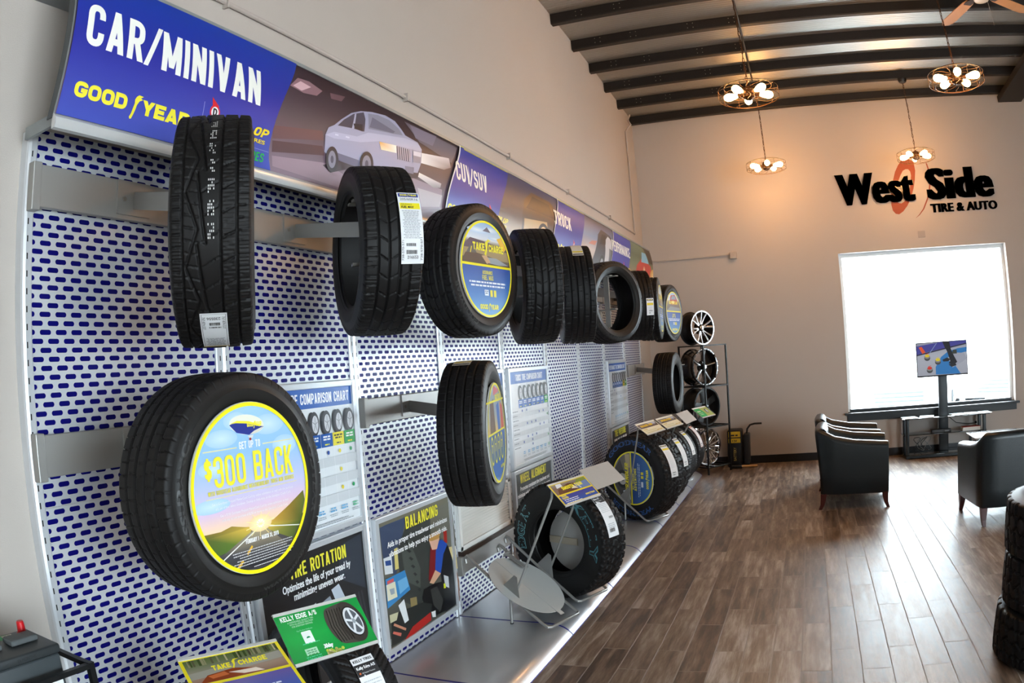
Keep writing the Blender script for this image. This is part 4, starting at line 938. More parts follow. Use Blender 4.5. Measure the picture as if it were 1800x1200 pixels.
def lab_std(band='#e3c81e', head='#2a2a2e', red=False):
    def f(p, w, h):
        p.rect(0, 0, w, h, '#e9e9ea'); p.rect(.004, h-.022, w-.004, h-.008, head); p.copy_lines(.01, w-.01, h-.017, 1, .01, .005, '#e8e0a0')
        if band: p.rect(.004, h-.062, w-.004, h-.042, band)
        if red: p.line([(.003, .003), (w-.003, .003), (w-.003, h-.003), (.003, h-.003), (.003, .003)], .004, '#c8343a')
        p.copy_lines(.012, w-.012, h-.085, max(2, int((h-.16)/.009)), .009, .0026, '#c8c8cc'); barcode(p, .02, .035, w*.5, .012); p.copy_lines(.02, w-.03, .018, 1, .01, .006, '#55565a')
    return f
def lab_tag(p, w, h):
    p.rect(0, 0, w, h, '#e6dccc'); p.copy_lines(.008, w-.008, h-.02, 3, .014, .004, '#b0a898'); p.rect(.002, .036, w-.002, .052, '#e3c81e'); p.copy_lines(.008, w-.008, .028, 1, .01, .003, '#a09888'); p.rect(.002, .006, w-.002, .018, '#2a201c')
def lab_kelly(p, w, h):
    p.rect(0, 0, w, h, '#ececee'); p.text('KELLY TIRES', w/2, h-.018, .010, '#26262a', w=w*.86, align='c', bold=.03); p.rect(0, h-.072, w, h-.026, '#1e1e22'); p.text('Kelly Edge A/S', .006, h-.046, .011, '#ffffff', w=w*.86, bold=.02); p.ell(.012, h-.060, .004, .004, '#d86a28'); p.text('All-Season Traction', .02, h-.063, .005, '#d8d8d8', w=w*.6)
    p.copy_lines(.01, w-.01, h-.095, 5, .012, .003, '#b8bcc0'); p.text('215/60R16', w/2, .02, .012, '#2a2a2e', w=w*.7, align='c')
def lab_black(p, w, h):
    p.rect(0, 0, w, h, '#eaeaec'); p.copy_lines(.01, w-.01, h-.016, 1, .01, .006, '#55585c'); p.rect(.002, h-.072, w-.002, h-.026, '#26262a'); p.text('Edge AT', .01, h-.046, .013, '#f0f0f0', w=w*.55, bold=.03); p.copy_lines(.01, w*.7, h-.06, 1, .01, .004, '#d0d0d0')
    p.copy_lines(.01, w-.01, h-.085, 6, .011, .003, '#b8bcc0'); barcode(p, .05, h-.185, .04, .014); p.copy_lines(.01, w-.01, .08, 3, .011, .004, '#a8acb0'); barcode(p, .02, .03, .05, .024)

DKL = '#2b2a2a'
GYL = (('ASSURANCE', .75, .95, .272, .022, DKL, False), ('GOODYEAR', 4.0, .95, .272, .022, DKL, False))
tires = {}
HANG = 'tires hung on the upper row of the display'; LOW = 'tires hung on the lower row of the display'; STOOD = 'tires standing on the display platform'
tires[0] = tire('first upper row tire, tread to the camera, white label at its bottom', (.535, .343, 2.022), .735, R=.329, des=des_allseason, nph=720, nu=84, stickers=[(PI+.86, PI+1.42, .036, -.036, lab_upside, 1)], marks=[(PI+.25, PI-.95, -.006, .012, '#d4d4d0')], group=HANG)
tires[1] = tire('second upper row tire with a long white and yellow size label', (.50, 1.248, 2.06), .80, R=.327, des=des_touring, nph=720, nu=76, stickers=[(PI+.30, PI-.52, .022, .104, lab_full, 1)], group=HANG)
tires[2] = tire('third tire of the upper row, filled by a round TAKE CHARGE disc', (.490, 2.140, 2.058), -.125, R=.327, w=.19, rb=.222, des=des_touring, nph=480, nu=56, letters=GYL, group=HANG)
tires[3] = tire('fourth tire of the upper row, ribbed tread, right of the first TAKE CHARGE disc', (.557, 2.837, 2.024), .565, R=.33, des=des_touring, nph=480, nu=64, group=HANG)
tires[4] = tire('fifth tire of the upper row with a small cream tag over its top', (.551, 3.668, 2.025), .41, R=.33, des=des_rib, nph=480, nu=64, stickers=[(PI/2+.78, PI/2-.02, -.022, .050, lab_tag, 1)], group=HANG)
tires[5] = tire('sixth tire of the upper row, turned open so the wall shows through it', (.558, 4.511, 2.012), -.455, R=.321, rb=.226, des=des_touring, nph=360, nu=48, letters=(('EAGLE SPORT', 3.6, 1.0, .272, .014, DKL, False),), group=HANG)
tires[6] = tire('seventh tire of the upper row, edge on with a white label at its lower right', (.55, 5.585, 2.04), .42, R=.321, des=des_touring, nph=300, nu=48, stickers=[(PI+.35, PI-.12, .03, .095, lab_std(), 1)], group=HANG)
tires[7] = tire('eighth tire of the upper row with a narrow looking blue disc', (.55, 6.25, 2.035), .10, R=.318, rb=.225, des=des_touring, nph=300, nu=48, group=HANG)
tires[8] = tire('ninth and last tire of the upper row with a round red car disc', (.53, 7.18, 2.025), -.18, R=.322, rb=.228, des=des_touring, nph=300, nu=48, group=HANG)
tires[9] = tire('big low tire holding the round $300 BACK disc', (.520, .350, 1.303), -.03, R=.322, w=.208, rb=.226, des=des_rib, nph=720, nu=76, letters=(('ASSURANCE', -1.45, 1.1, .262, .020, DKL, False), ('GOODYEAR', 1.45, 1.1, .262, .020, DKL, False), ('WEATHERREADY', 2.75, .8, .285, .010, DKL, True)), group=LOW)
tires[10] = tire('low hanging rib tread tire with a blue disc peeking at its right side', (.575, 1.905, 1.288), .24, R=.333, w=.195, rb=.225, des=des_rib, nph=720, nu=84, stickers=[(PI/2+.34, PI/2-.14, -.06, .02, lab_tag, 1)], group=LOW)
tires[11] = tire('last low tire, hung beyond the end of the display near the wheel rack', (.588, 6.82, 1.257), -.045, R=.333, w=.21, rb=.200, des=des_truck, nph=420, nu=56, group=LOW)
# standing on the wire cradles of the platform
ZP = .0675
BLU = ('#2a5fa6', '#131315')
tires[12] = tire('front-most floor tire, slanted V tread, under the yellow TAKE CHARGE placard', (.47, .20, ZP+.33), -1.87, R=.33, w=.215, des=des_diag, nph=480, nu=64, group=STOOD)
tires[13] = tire('floor tire with a Kelly Edge label below the green placard', (.352, .93, ZP+.318), -1.90, R=.318, w=.215, des=des_diag, nph=480, nu=64, stickers=[(.0, .77, .05, -.045, lab_kelly, 1)], group=STOOD)
tires[14] = tire('big all-terrain floor tire with teal outlined letters and a grey plate inside', (.528, 3.297, ZP+.384), -1.95, R=.384, w=.225, rb=.208, des=des_allterrain, nph=720, nu=88, depth=.011, letters=(('EDGE AT', -1.35, 1.0, .272, .056, ('#6aa6ae', '#141313'), False), ('KELLY', 1.20, 1.35, .272, .056, ('#3f7a84', '#141313'), False)), stickers=[(.14, .92, .065, -.035, lab_black, 1)], group=STOOD)
tires[15] = tire('all-terrain floor tire with blue outlined letters around a half blue disc', (.520, 5.55, ZP+.397), -2.08, R=.397, w=.235, rb=.246, des=des_allterrain, nph=600, nu=72, depth=.011, letters=(('GOODYEAR', -.10, 1.75, .315, .034, BLU, False), ('WRANGLER', 3.2, 1.6, .315, .034, BLU, False)), stickers=[(.05, .86, .04, -.055, lab_std(), 1)], group=STOOD)
tires[16] = tire('deep block mud tread floor tire behind the half blue disc tire', (.50, 6.12, ZP+.392), -1.90, R=.392, w=.25, des=des_mud, nph=480, nu=64, depth=.013, stickers=[(.05, .82, .04, -.05, lab_std(), 1)], group=STOOD)
tires[17] = tire('rib tread floor tire with a yellow banded label, second from the far end', (.475, 6.95, ZP+.36), -1.80, R=.36, w=.235, des=des_truck, nph=420, nu=56, stickers=[(.10, .95, .045, -.05, lab_std(), 1)], group=STOOD)
tires[18] = tire('floor tire with a red edged label, farthest on the platform', (.485, 7.62, ZP+.345), -1.75, R=.345, w=.225, des=des_truck, nph=420, nu=56, stickers=[(.12, .98, .045, -.05, lab_std(None, '#c8343a', True), 1)], group=STOOD)
# stack at the right edge: same mud tire lying flat
zs_ = [.0015+.134, .0015+.134+.270, .0015+.134+.541]; off = [(0, 0), (.022, .01), (.008, -.012)]
for i, nm in enumerate(('bottom', 'middle', 'top')):
    t = tire(f'{nm} tire of the black stack on the floor at the right edge', (3.46+off[i][0], 2.33+off[i][1], zs_[i]), i*.7, R=.405, w=.252, rb=.216, des=des_mud, nph=480, nu=64, depth=.013, group='stack of tires at the right edge')
    t.rotation_euler = (0, -PI/2, i*.7)

# ================================================================== ROUND DISCS INSIDE THE TIRES
DISC_EDGE = mat('disc_board_edge', '#d8d8d4', .5)
def clampc(pts, r=.965):
    out = []
    for x, y in pts:
        d = math.hypot(x, y); out.append((x*r/d, y*r/d) if d > r else (x, y))
    return out
def band(p, stops, r=.97, u0=-1, u1=1):
    """circle sliced into horizontal bands"""
    for (va, ca), (vb, cb) in zip(stops, stops[1:]):
        n = 8; va_, vb_ = max(va, -r), min(vb, r)
        vs = [va_+(vb_-va_)*i/n for i in range(n+1)]; k = lambda v: math.sqrt(max(0, r*r-v*v))
        A = [(max(u0, -k(v)), v) for v in vs]; B = [(min(u1, k(v)), v) for v in vs]; cc = [lin(mixc(hx(ca), hx(cb), i/n)) for i in range(n+1)]
        p._emit(A+B, [(i, n+1+i, n+2+i, i+1) for i in range(n)], cc+cc); p.lift -= p.step
    p.lift += p.step
def disc(i, R, label, art, off=.504, roll=0.0, w=.208, name='advertising_disc'):
    T = tires[i]; M_ = wm(T); c = M_ @ Vector((off*w+.002, 0, 0))
    t = thing(name, label, 'sign', c, T.rotation_euler.z, 'round advertising discs in the tires'); t.rotation_euler = (0, 0, T.rotation_euler.z)
    b = MB(); b.cyl((-.003, 0, 0), (.002, 0, 0), R, 72); b.build('disc_board', DISC_EDGE, t, angle=.6)
    ca, sa = math.cos(roll), math.sin(roll)
    p = Print(lambda u, v, l: Vector((.0023+l, (u*ca-v*sa)*R*.995, (u*sa+v*ca)*R*.995)))
    art(p); p.ring(0, 0, .955, 1.0, '#f2e416', 96); p.build('printed_face', INK, t, world=False)
    return t
def art300(p):
    band(p, [(-1, '#3c3a40'), (-.45, '#55504e'), (-.44, '#f0d0a0'), (-.38, '#f4cfb0'), (-.2, '#d9bfd6'), (.1, '#b4bfe6'), (.45, '#8fbbe8'), (.97, '#9cc6ec')])
    for c in ((-.45, .62, .26, .10), (-.2, .80, .2, .1), (.35, .72, .28, .12), (.62, .45, .22, .12), (-.6, .3, .25, .1), (-.7, -.1, .3, .08)): p.ell(c[0], c[1], c[2], c[3], '#c9dff4', col2='#a6c8ec'); p.lift -= p.step
    P = lambda pts, c: p.poly(clampc(pts, .96), c)
    P([(-.94, -.42), (-.6, -.40), (-.42, -.37), (-.2, -.42), (-.05, -.44), (-.3, -.62), (-.75, -.72), (-.96, -.5)], ['#7a6a30', '#8f7a34', '#9a8438', '#b89a40', '#e8c050', '#5c7a30', '#4c6a2c', '#55602c'])
    P([(.05, -.45), (.3, -.42), (.6, -.30), (.90, -.16), (.97, -.3), (.85, -.55), (.62, -.72), (.3, -.58)], ['#e8c050', '#c0963c', '#8f7428', '#6a6a2a', '#5a6a2c', '#4a5c26', '#4c5c2a', '#8a8a3a'])
    P([(-.02, -.46), (.12, -.46), (.55, -.80), (.2, -.95), (-.3, -.93), (-.68, -.70)], ['#a89a80', '#b0a080', '#3c3c40', '#2c2c30', '#2c2c30', '#46464a'])
    p.line([(-.01, -.48), (-.62, -.73)], .014, '#e8e8e0'); p.line([(.13, -.47), (.78, -.58)], .012, '#e8e8e0'); p.line([(-.12, -.66), (-.22, -.74)], .03, '#e0b030'); p.line([(-.30, -.80), (-.40, -.87)], .035, '#e0b030')
    p.ell(.06, -.42, .20, .10, '#fff6c8', col2='#f0cf98'); p.ell(.06, -.42, .07, .05, '#fffbe8')
    for a in range(10): p.line([(.06, -.43), (.06+.26*math.cos(a*.628+.2), -.43+.15*math.sin(a*.628+.2))], .008, '#ffe9a0'); p.lift -= p.step
    p.ell(-.02, .745, .29, .115, '#e6e4d4', a=-.10); p.poly([(-.31, .76), (-.2, .79), (0, .765), (.2, .71), (.268, .70), (.16, .64), (0, .625), (-.2, .665)], '#1f2f86'); p.poly([(-.30, .77), (-.18, .80), (.02, .78), (.22, .72), (.20, .705), (0, .755), (-.2, .775)], '#f0df30'); p.poly([(.02, .63), (.16, .64), (.26, .70), (.1, .665)], '#d8d4c4'); p.poly([(-.02, .615), (.08, .62), (.06, .585), (0, .59)], '#dcdcd8'); p.ell(.02, .575, .02, .015, '#a83a30')
    p.goodyear(-.02, .715, .25, .05, '#f2e63a')
    p.head('GET UP TO', 0, .475, .085, '#f6f6f2', w=.36, align='c'); p.line([(-.76, .50), (-.22, .50)], .012, '#e8dca0'); p.line([(.22, .50), (.80, .50)], .012, '#e8dca0')
    p.head('$', -.76, .20, .21, '#f0e436', w=.11); p.head('300 BACK', -.62, .09, .345, '#f0e436', w=1.36, st=.135)
    p.head('WITH GOODYEAR ASSURANCE WEATHERREADY TIRES AND SERVICE', 0, .015, .05, '#e8dc48', w=1.48, align='c'); p.line([(-.78, -.02), (.78, -.02)], .008, '#e8dca0')
    for i, s in enumerate(('Get a Goodyear Prepaid MasterCard Card by online submission or mail with the purchase', 'of a set of four select Goodyear, Dunlop or Kelly tires on the Goodyear Credit Card.', 'Get a $100 Goodyear Prepaid MasterCard Card by online submission or mail', 'with any service purchase of $250 or more on the Goodyear Credit Card.')):
        p.text(s, 0, (-.095, -.150, -.235, -.290)[i], .028, '#f4f4f8', w=(1.40, 1.30, 1.18, 1.14)[i], align='c')
    p.head('FEBRUARY 1 - MARCH 31, 2019', .06, -.615, .052, '#ffffff', w=.58, align='c', st=.19)
    p.copy_lines(-.5, .62, -.70, 6, .032, .010, '#d8d8d8'); p.copy_lines(-.2, .4, -.91, 1, .03, .010, '#d8d8d8')
def art_take(line1='ASSURANCE', line2='FUEL MAX', title='TAKE CHARGE', car='#5a4436', red=False):
    def f(p):
        band(p, [(-1, '#6ea4d4'), (-.5, '#3f74b8'), (.06, '#30509c')]); band(p, [(.06, '#5a4c42'), (.3, '#6c6058'), (.52, '#8a7a68'), (.60, '#d8dce4'), (.97, '#8db4dc')])
        P = lambda pts, c: p.poly(clampc(pts, .96), c)
        for c in ((-.3, .78, .4, .06), (.2, .82, .3, .06), (.4, .66, .3, .04)): p.ell(*c, '#e6ecf2', col2='#b4cce6'); p.lift -= p.step
        if not red:
            P([(-.95, .50), (-.6, .60), (0, .56), (.9, .50), (.9, .40), (-.95, .42)], '#5c4c5a'); P([(-.1, .78), (.08, .88), (.22, .77)], '#6a6678'); P([(-.95, .42), (.9, .42), (.95, .2), (-.95, .2)], '#a08a62')
            P([(-.62, .44), (-.5, .44), (-.2, .10), (-.95, .10)], '#5e5a58'); p.line([(-.56, .42), (-.66, .2)], .03, '#e6cf40'); P([(.45, .66), (.70, .78), (.95, .55), (.72, .40)], '#e8b83a')
            P([(-.95, .12), (-.8, .28), (-.35, .30), (.1, .26), (.6, .20), (.95, .10), (.95, .08), (-.95, .08)], car); P([(-.1, .24), (.4, .24), (.9, .12), (.5, .1), (.1, .12)], '#9aa0a8'); P([(-.2, .26), (.0, .28), (.15, .14), (.0, .10)], '#c8a078')
        else:
            P([(-.9, .1), (-.4, .3), (.9, .25), (.9, .08), (-.9, .08)], '#8a8c90'); P([(-.45, .55), (-.3, .82), (.3, .86), (.6, .6), (.5, .4), (-.3, .38)], '#b04a3c'); P([(-.3, .62), (-.1, .8), (.3, .8), (.4, .64)], '#8aa0b8'); p.ell(0, .5, .2, .07, '#f2f0e8')
        p.rect(-.965, .035, .965, .085, '#f2e416')
        if title == 'TAKE CHARGE': p.head('TAKE', -.52, .36, .16, '#f0e432', w=.46, W=.8, st=.25, gap=.07); p.head('CHARGE', .10, .36, .16, '#f0e432', w=.60, W=.75, st=.24, gap=.07); p.poly([(-.02, .26), (.04, .40), (.08, .56), (.2, .60), (.08, .62), (-.04, .54), (-.02, .42), (-.08, .30)], '#f0e432')
        else: p.head(title, 0, .40, .15, '#f0e432', w=1.2, align='c', W=.7, st=.22)
        p.head(line1, 0, -.12, .075, '#e8dc40', w=.40, align='c'); p.head(line2, 0, -.24, .10, '#e8dc40', w=.44, align='c')
        p.copy_lines(-.8, .8, -.31, 2, .07, .035, '#f0f4f8'); p.rect(-.16, -.56, .0, -.44, '#dfe6ee'); p.copy_lines(-.15, -.01, -.48, 2, .04, .02, '#6a7a90'); p.rect(.06, -.58, .16, -.44, '#e8dc40'); p.rect(.20, -.58, .30, -.44, '#e8dc40')
        p.goodyear(-.36, -.84, .72, .10, '#f2e63a')
    return f
def art_tall(p):
    band(p, [(-1, '#2c66ae'), (.02, '#2a5aa6')]); band(p, [(.02, '#d8b068'), (.4, '#9aa4a8'), (.7, '#8a9aa4'), (.97, '#a8c0d0')])
    P = lambda pts, c: p.poly(clampc(pts, .96), c)
    P([(.1, .55), (.4, .6), (.5, .02), (.2, .02)], '#2a62b0'); P([(.55, .6), (.8, .5), (.9, .02), (.6, .02)], '#c84838'); P([(-.6, .6), (-.2, .7), (-.1, .02), (-.7, .02)], '#6a5040'); P([(-.2, .75), (.4, .8), (.5, .95), (-.1, .95)], '#c85a68')
    p.rect(-.97, .62, .97, .66, '#f2e416'); p.goodyear(.0, .66, .6, .1, '#f2e63a'); p.rect(-.97, 0, .97, .04, '#f2e416')
    for i in range(4): p.ring(-.6+.36*i, -.3, .12, .15, '#f2e63a', 24, 1.9); p.text('7', -.6+.36*i, -.34, .16, '#f2e63a', align='c', bold=.04)
    p.goodyear(.2, -.74, .4, .06, '#f2e63a')
def art_half(p):
    # printed to be read with the tire rolled a quarter turn
    band(p, [(-1, '#3f7cb4'), (-.4, '#2c5a9a'), (.06, '#1f3c78')]); band(p, [(.06, '#8c8478'), (.5, '#6c665e'), (.97, '#a8a294')])
    P = lambda pts, c: p.poly(clampc(pts, .96), c)
    P([(-.8, .5), (-.3, .9), (.3, .95), (.7, .6), (.2, .4), (-.4, .3)], '#4a4642'); p.ell(-.05, .5, .34, .30, '#1c1c1e'); p.ell(-.05, .5, .22, .20, '#b0aca4'); p.ell(-.05, .5, .08, .08, '#3a3836'); P([(-.85, .3), (-.5, .5), (-.4, .2), (-.8, .12)], '#dfe6ea'); P([(.4, .3), (.9, .35), (.9, .12), (.4, .1)], '#b8a888')
    p.rect(-.965, .03, .965, .08, '#f2e416'); p.head('WRANGLER', -.55, .20, .17, '#f0e432', w=1.1, W=.7, st=.22, shear=.2)
    p.head('ALL-TERRAIN', -.42, -.06, .07, '#e8dc40', w=.6); p.head('ADVENTURE', -.46, -.20, .12, '#e8dc40', w=.85)
    p.copy_lines(-.7, .6, -.30, 2, .07, .03, '#b8cce0'); p.rect(-.3, -.52, -.1, -.42, '#dfe6ee'); p.rect(.02, -.54, .12, -.42, '#e8dc40'); p.rect(.16, -.54, .26, -.42, '#e8dc40'); p.goodyear(-.35, -.78, .7, .11, '#f2e63a')
disc(9, .238, 'round rebate disc reading $300 BACK with a sunlit road', art300)
disc(2, .236, 'round TAKE CHARGE disc with a car on a desert road', art_take(), w=.19)
disc(7, .236, 'edge-on blue disc in the eighth tire of the upper row', art_take('EAGLE', 'SPORT', 'ALL SEASON', '#3a4450'))
disc(8, .238, 'round disc with a red car in the last tire of the upper row', art_take('EAGLE', 'F1', 'SUPERCAR', red=True))
disc(10, .228, 'blue and yellow disc peeking out at the side of the low rib tread tire', art_tall, w=.195)
disc(15, .250, 'half photo half blue disc in the all-terrain tire, printed sideways', art_half, roll=PI/2, w=.235)
# grey plate inside the open all-terrain tire belongs to its wire stand (built with the stands)

# ================================================================== WIRE STANDS AND PLACARDS ON THE PLATFORM
HUBP = mat('pale_painted_plate', '#b6b6b3', .45, metal=.15); TUBE = mat('grey_tube', '#9a9894', 0.38, metal=0.55); CARD = mat('grey_card', '#a9a39c', 0.7, noise=.04, nscale=40); RAIL = mat('clear_rail', '#c9c7c2', .3)
def stand(front, yaw, label, plate, post_top, post=True, sg=None):
    """U shaped tube hooked on the low bar, its front mid point at `front`"""
    t = thing('tire_stand', label, 'tire stand', (front[0], front[1], .066), yaw, 'wire tire stands on the platform')
    z0 = .066
    pts = []
    for y in (-.152,):
        pts += [(-.60, y, .335), (-.607, y, .365), (-.59, y, .385), (-.57, y, .375), (-.52, y, .335), (-.28, y, .185), (-.03, y, .034), (-.008, y+.004, .024), (.004, y+.02, .022)]
    pts += [(.004, .132, .022), (-.008, .148, .024), (-.03, .152, .034), (-.28, .152, .185), (-.52, .152, .335), (-.57, .152, .375), (-.59, .152, .385), (-.607, .152, .365), (-.60, .152, .335)]
    MB().tube(pts, .0095, 10).build('wire_frame', TUBE, t, smooth=True)
    b = MB(); b.cyl((-.27, -.152, .0075), (-.27, -.152, .172), .0085, 10); b.cur = 1; b.cyl((-.27, -.152, .0008), (-.27, -.152, .0075), .0105, 10); b.build('front_leg', [TUBE, SLOT], t, angle=.6)
    if post:
        g = MB(); g.prism([(-.335, .225-.0), (-.205, .145), (-.215, .30), (-.235, .31)], -.148, -.145, 'y'); g.build('gusset', TUBE, t)
        tp = Vector(post_top); p0 = Vector((-.245, -.143, .175)); k = tp-Vector((0, 0, .03))
        MB().tube([p0, p0+(k-p0)*.5, p0+(k-p0)*.97, p0+(tp-p0)*.985, tp], .0075, 8).build('post', TUBE, t, smooth=True)
    if plate == 'lying':
        b = MB(); A = Vector((-.50, 0, .325)); B = Vector((-.02, 0, .045)); d = (B-A).normalized(); n = Vector((d.z, 0, -d.x))*-1; n = Vector((-d.z, 0, d.x)); c = A+(B-A)*.47; s = Vector((0, 1, 0))
        loop = lambda h: [c+(d*math.cos(a)*.26+s*math.sin(a)*.215)+n*h for a in np.linspace(0, 2*PI, 49)[:-1]]
        b.loft([loop(.012), loop(.015)], cap=True); b.build('hub_plate', HUBP, t)
        MB().bar(A+n*.017, B+n*.017, .034, .003, up=n).build('hub_bar', HUBP, t)
        b = MB(); b.bar(A+s*.09+n*.03, A+s*.09+d*.17+n*.05, .03, .003, up=n); b.bar(A+s*.09+n*.01, A+s*.09+n*.05, .05, .003); b.build('hinge_bracket', STEEL, t)
    elif plate == 'upright':
        b = MB(); cc = Vector((-.165, .03, plate_z)); b.loft([[cc+Vector((math.cos(a)*.205, h, math.sin(a)*.205)) for a in np.linspace(0, 2*PI, 49)[:-1]] for h in (0, .003)], cap=True); b.build('hub_plate', HUBP, t)
        MB().box(-.36, .015, plate_z-.025, -.13, .027, plate_z+.02).build('hub_bar', mat('beige_bar', '#b5ab98', .6), t)
    return t
plate_z = .36
for i in (12, 13, 14, 15, 16, 17, 18):
    pass
def fr_of(i, dx=.165):
    c = tires[i].location; a = tires[i].rotation_euler.z+PI/2; return (c.x+dx*math.cos(a), c.y+dx*math.sin(a)), a
lab = {12: 'wire stand under the nearest slanted tread floor tire', 13: 'wire stand holding the tire with the Kelly Edge label', 14: 'wire stand with an upright grey plate inside the teal lettered tire', 15: 'wire stand with its post in front of the half blue disc tire', 16: 'wire stand under the mud tread floor tire', 17: 'wire stand under the yellow banded label tire near the far end', 18: 'wire stand under the farthest floor tire'}
def under(front, yaw, TL, deg):
    """post top in the stand's own frame, just under a placard's upper corner"""
    a = math.radians(deg); P = Vector(TL)+Vector((math.cos(a), math.sin(a), 0))*.03+Vector((math.sin(a), -math.cos(a), -1))*.012-Vector((0, 0, .016))
    d = P-Vector((front[0], front[1], .066)); return (d.x*math.cos(yaw)+d.y*math.sin(yaw), -d.x*math.sin(yaw)+d.y*math.cos(yaw), d.z)
TOPS = {12: ((.525, .060, .868), 64.0), 13: ((.512, .490, .869), 68.3), 14: ((.690, 3.085, .929), 76.0), 15: ((.594, 5.06, .995), 78.0), 16: ((.690, 5.48, .996), 78.0), 17: ((.785, 6.05, .990), 83.0), 18: ((.845, 6.72, .975), 71.0)}
stand((.667, 2.75), -.30, 'empty wire stand with a big grey round plate lying in it', 'lying', under((.667, 2.75), -.30, (.619, 2.715, .902), 74.0))
for i in (12, 13, 14, 15, 16, 17, 18):
    f, a = fr_of(i, {13: .30, 12: .19, 14: .19, 15: .19, 16: .19}.get(i, .165))
    stand(f, a, lab[i], 'upright' if i == 14 else '', under(f, a, *TOPS[i]))
for k in (3, 5, 6, 8): crossbar(k, .335, .437 if k == 3 else .465, f'low grey crossbar of the {ORD[k]} bay, just above the platform')

def placard(TL, deg, w, h, drop, label, art, group='placards above the floor tires'):
    TL = Vector(TL); a = math.radians(deg); U = Vector((math.cos(a), math.sin(a), 0)); hd = math.sqrt(h*h-drop*drop); D = Vector((math.sin(a)*hd, -math.cos(a)*hd, -drop)); V = -D/h; N = U.cross(V).normalized()
    t = thing('tire_placard', label, 'placard', TL, a, group); BL = TL+D
    b = MB(); b.loft([[BL+N*q, BL+U*w+N*q, TL+U*w+N*q, TL+N*q] for q in (-.003, 0)], cap=True); b.build('board', CARD, t, world=True)
    for P, nm in ((TL, 'top_rail'), (BL, 'bottom_rail')):
        s = 1 if P is TL else -1
        b = MB(); b.loft([[P+e+V*s*x+N*y for x, y in ((.004, -.006), (.004, .003), (-.006, .003), (-.006, .0008), (.001, .0008), (.001, -.006))] for e in (Vector((0, 0, 0)), U*w)], cap=True)
        if art: b.build(nm, RAIL, t, world=True)
    if art:
        p = Print(lambda u, v, l: BL+U*u+V*v+N*(l+.0002)); art(p, w, h); p.build('printed_face', INKG, t)
    return t
def pl_take(p, w, h):
    p.rect(0, 0, w, h, '#ecd92c'); b = .010; m = h*.46
    x0, x1, y1 = b, w-b, h-b
    p.grad(x0, x1, [(m+b*.5, '#8a6a5a'), (m+.03, '#a08474'), (h*.72, '#8a8674'), (h*.84, '#6c7450'), (y1, '#5a6a3a')])
    for i in range(26): u = x0+(x1-x0)*random.random(); p.rect(u, h*.82, min(x1, u+.004+.006*random.random()), y1, random.choice(['#44522c', '#8f8a68', '#b8ac88', '#5c5a40'])); p.lift -= p.step
    p.poly([(x0, h*.70), (x1, h*.80), (x1, h*.66), (x0, h*.58)], '#9a968a'); p.poly([(x0+.02, m+.006), (x0+.05, h*.62), (x0+.13, h*.66), (x0+.19, h*.58), (x0+.20, m+.006)], '#8a3f22'); p.poly([(x0+.11, h*.60), (x0+.19, h*.58), (x0+.21, h*.50), (x0+.15, h*.52)], '#e8d4c4'); p.poly([(x0+.05, h*.60), (x0+.1, h*.63), (x0+.11, h*.56), (x0+.06, h*.54)], '#c86a3a')
    p.head('TAKE', w*.27, h*.68, .019, '#f4e434', w=.055, W=.8, st=.25, gap=.07); p.head('CHARGE', w*.53, h*.68, .019, '#f4e434', w=.085, W=.75, st=.24, gap=.07); p.poly([(w*.47, h*.65), (w*.495, h*.72), (w*.51, h*.80), (w*.56, h*.82), (w*.50, h*.82), (w*.475, h*.78), (w*.48, h*.72), (w*.455, h*.66)], '#f4e434')
    p.grad(x0, x1, [(b, '#3f5fae'), (m-b*.5, '#6a5c9c')]); p.text('ASSURANCE', .03, h*.30, .014, '#e8dc40', w=.09, bold=.03); p.copy_lines(.03, w-.03, h*.2, 3, .014, .005, '#dfe4f2')
placard((.525, .060, .868), 64.0, .302, .198, .083, 'yellow bordered TAKE CHARGE placard at the bottom edge of the photo', pl_take)
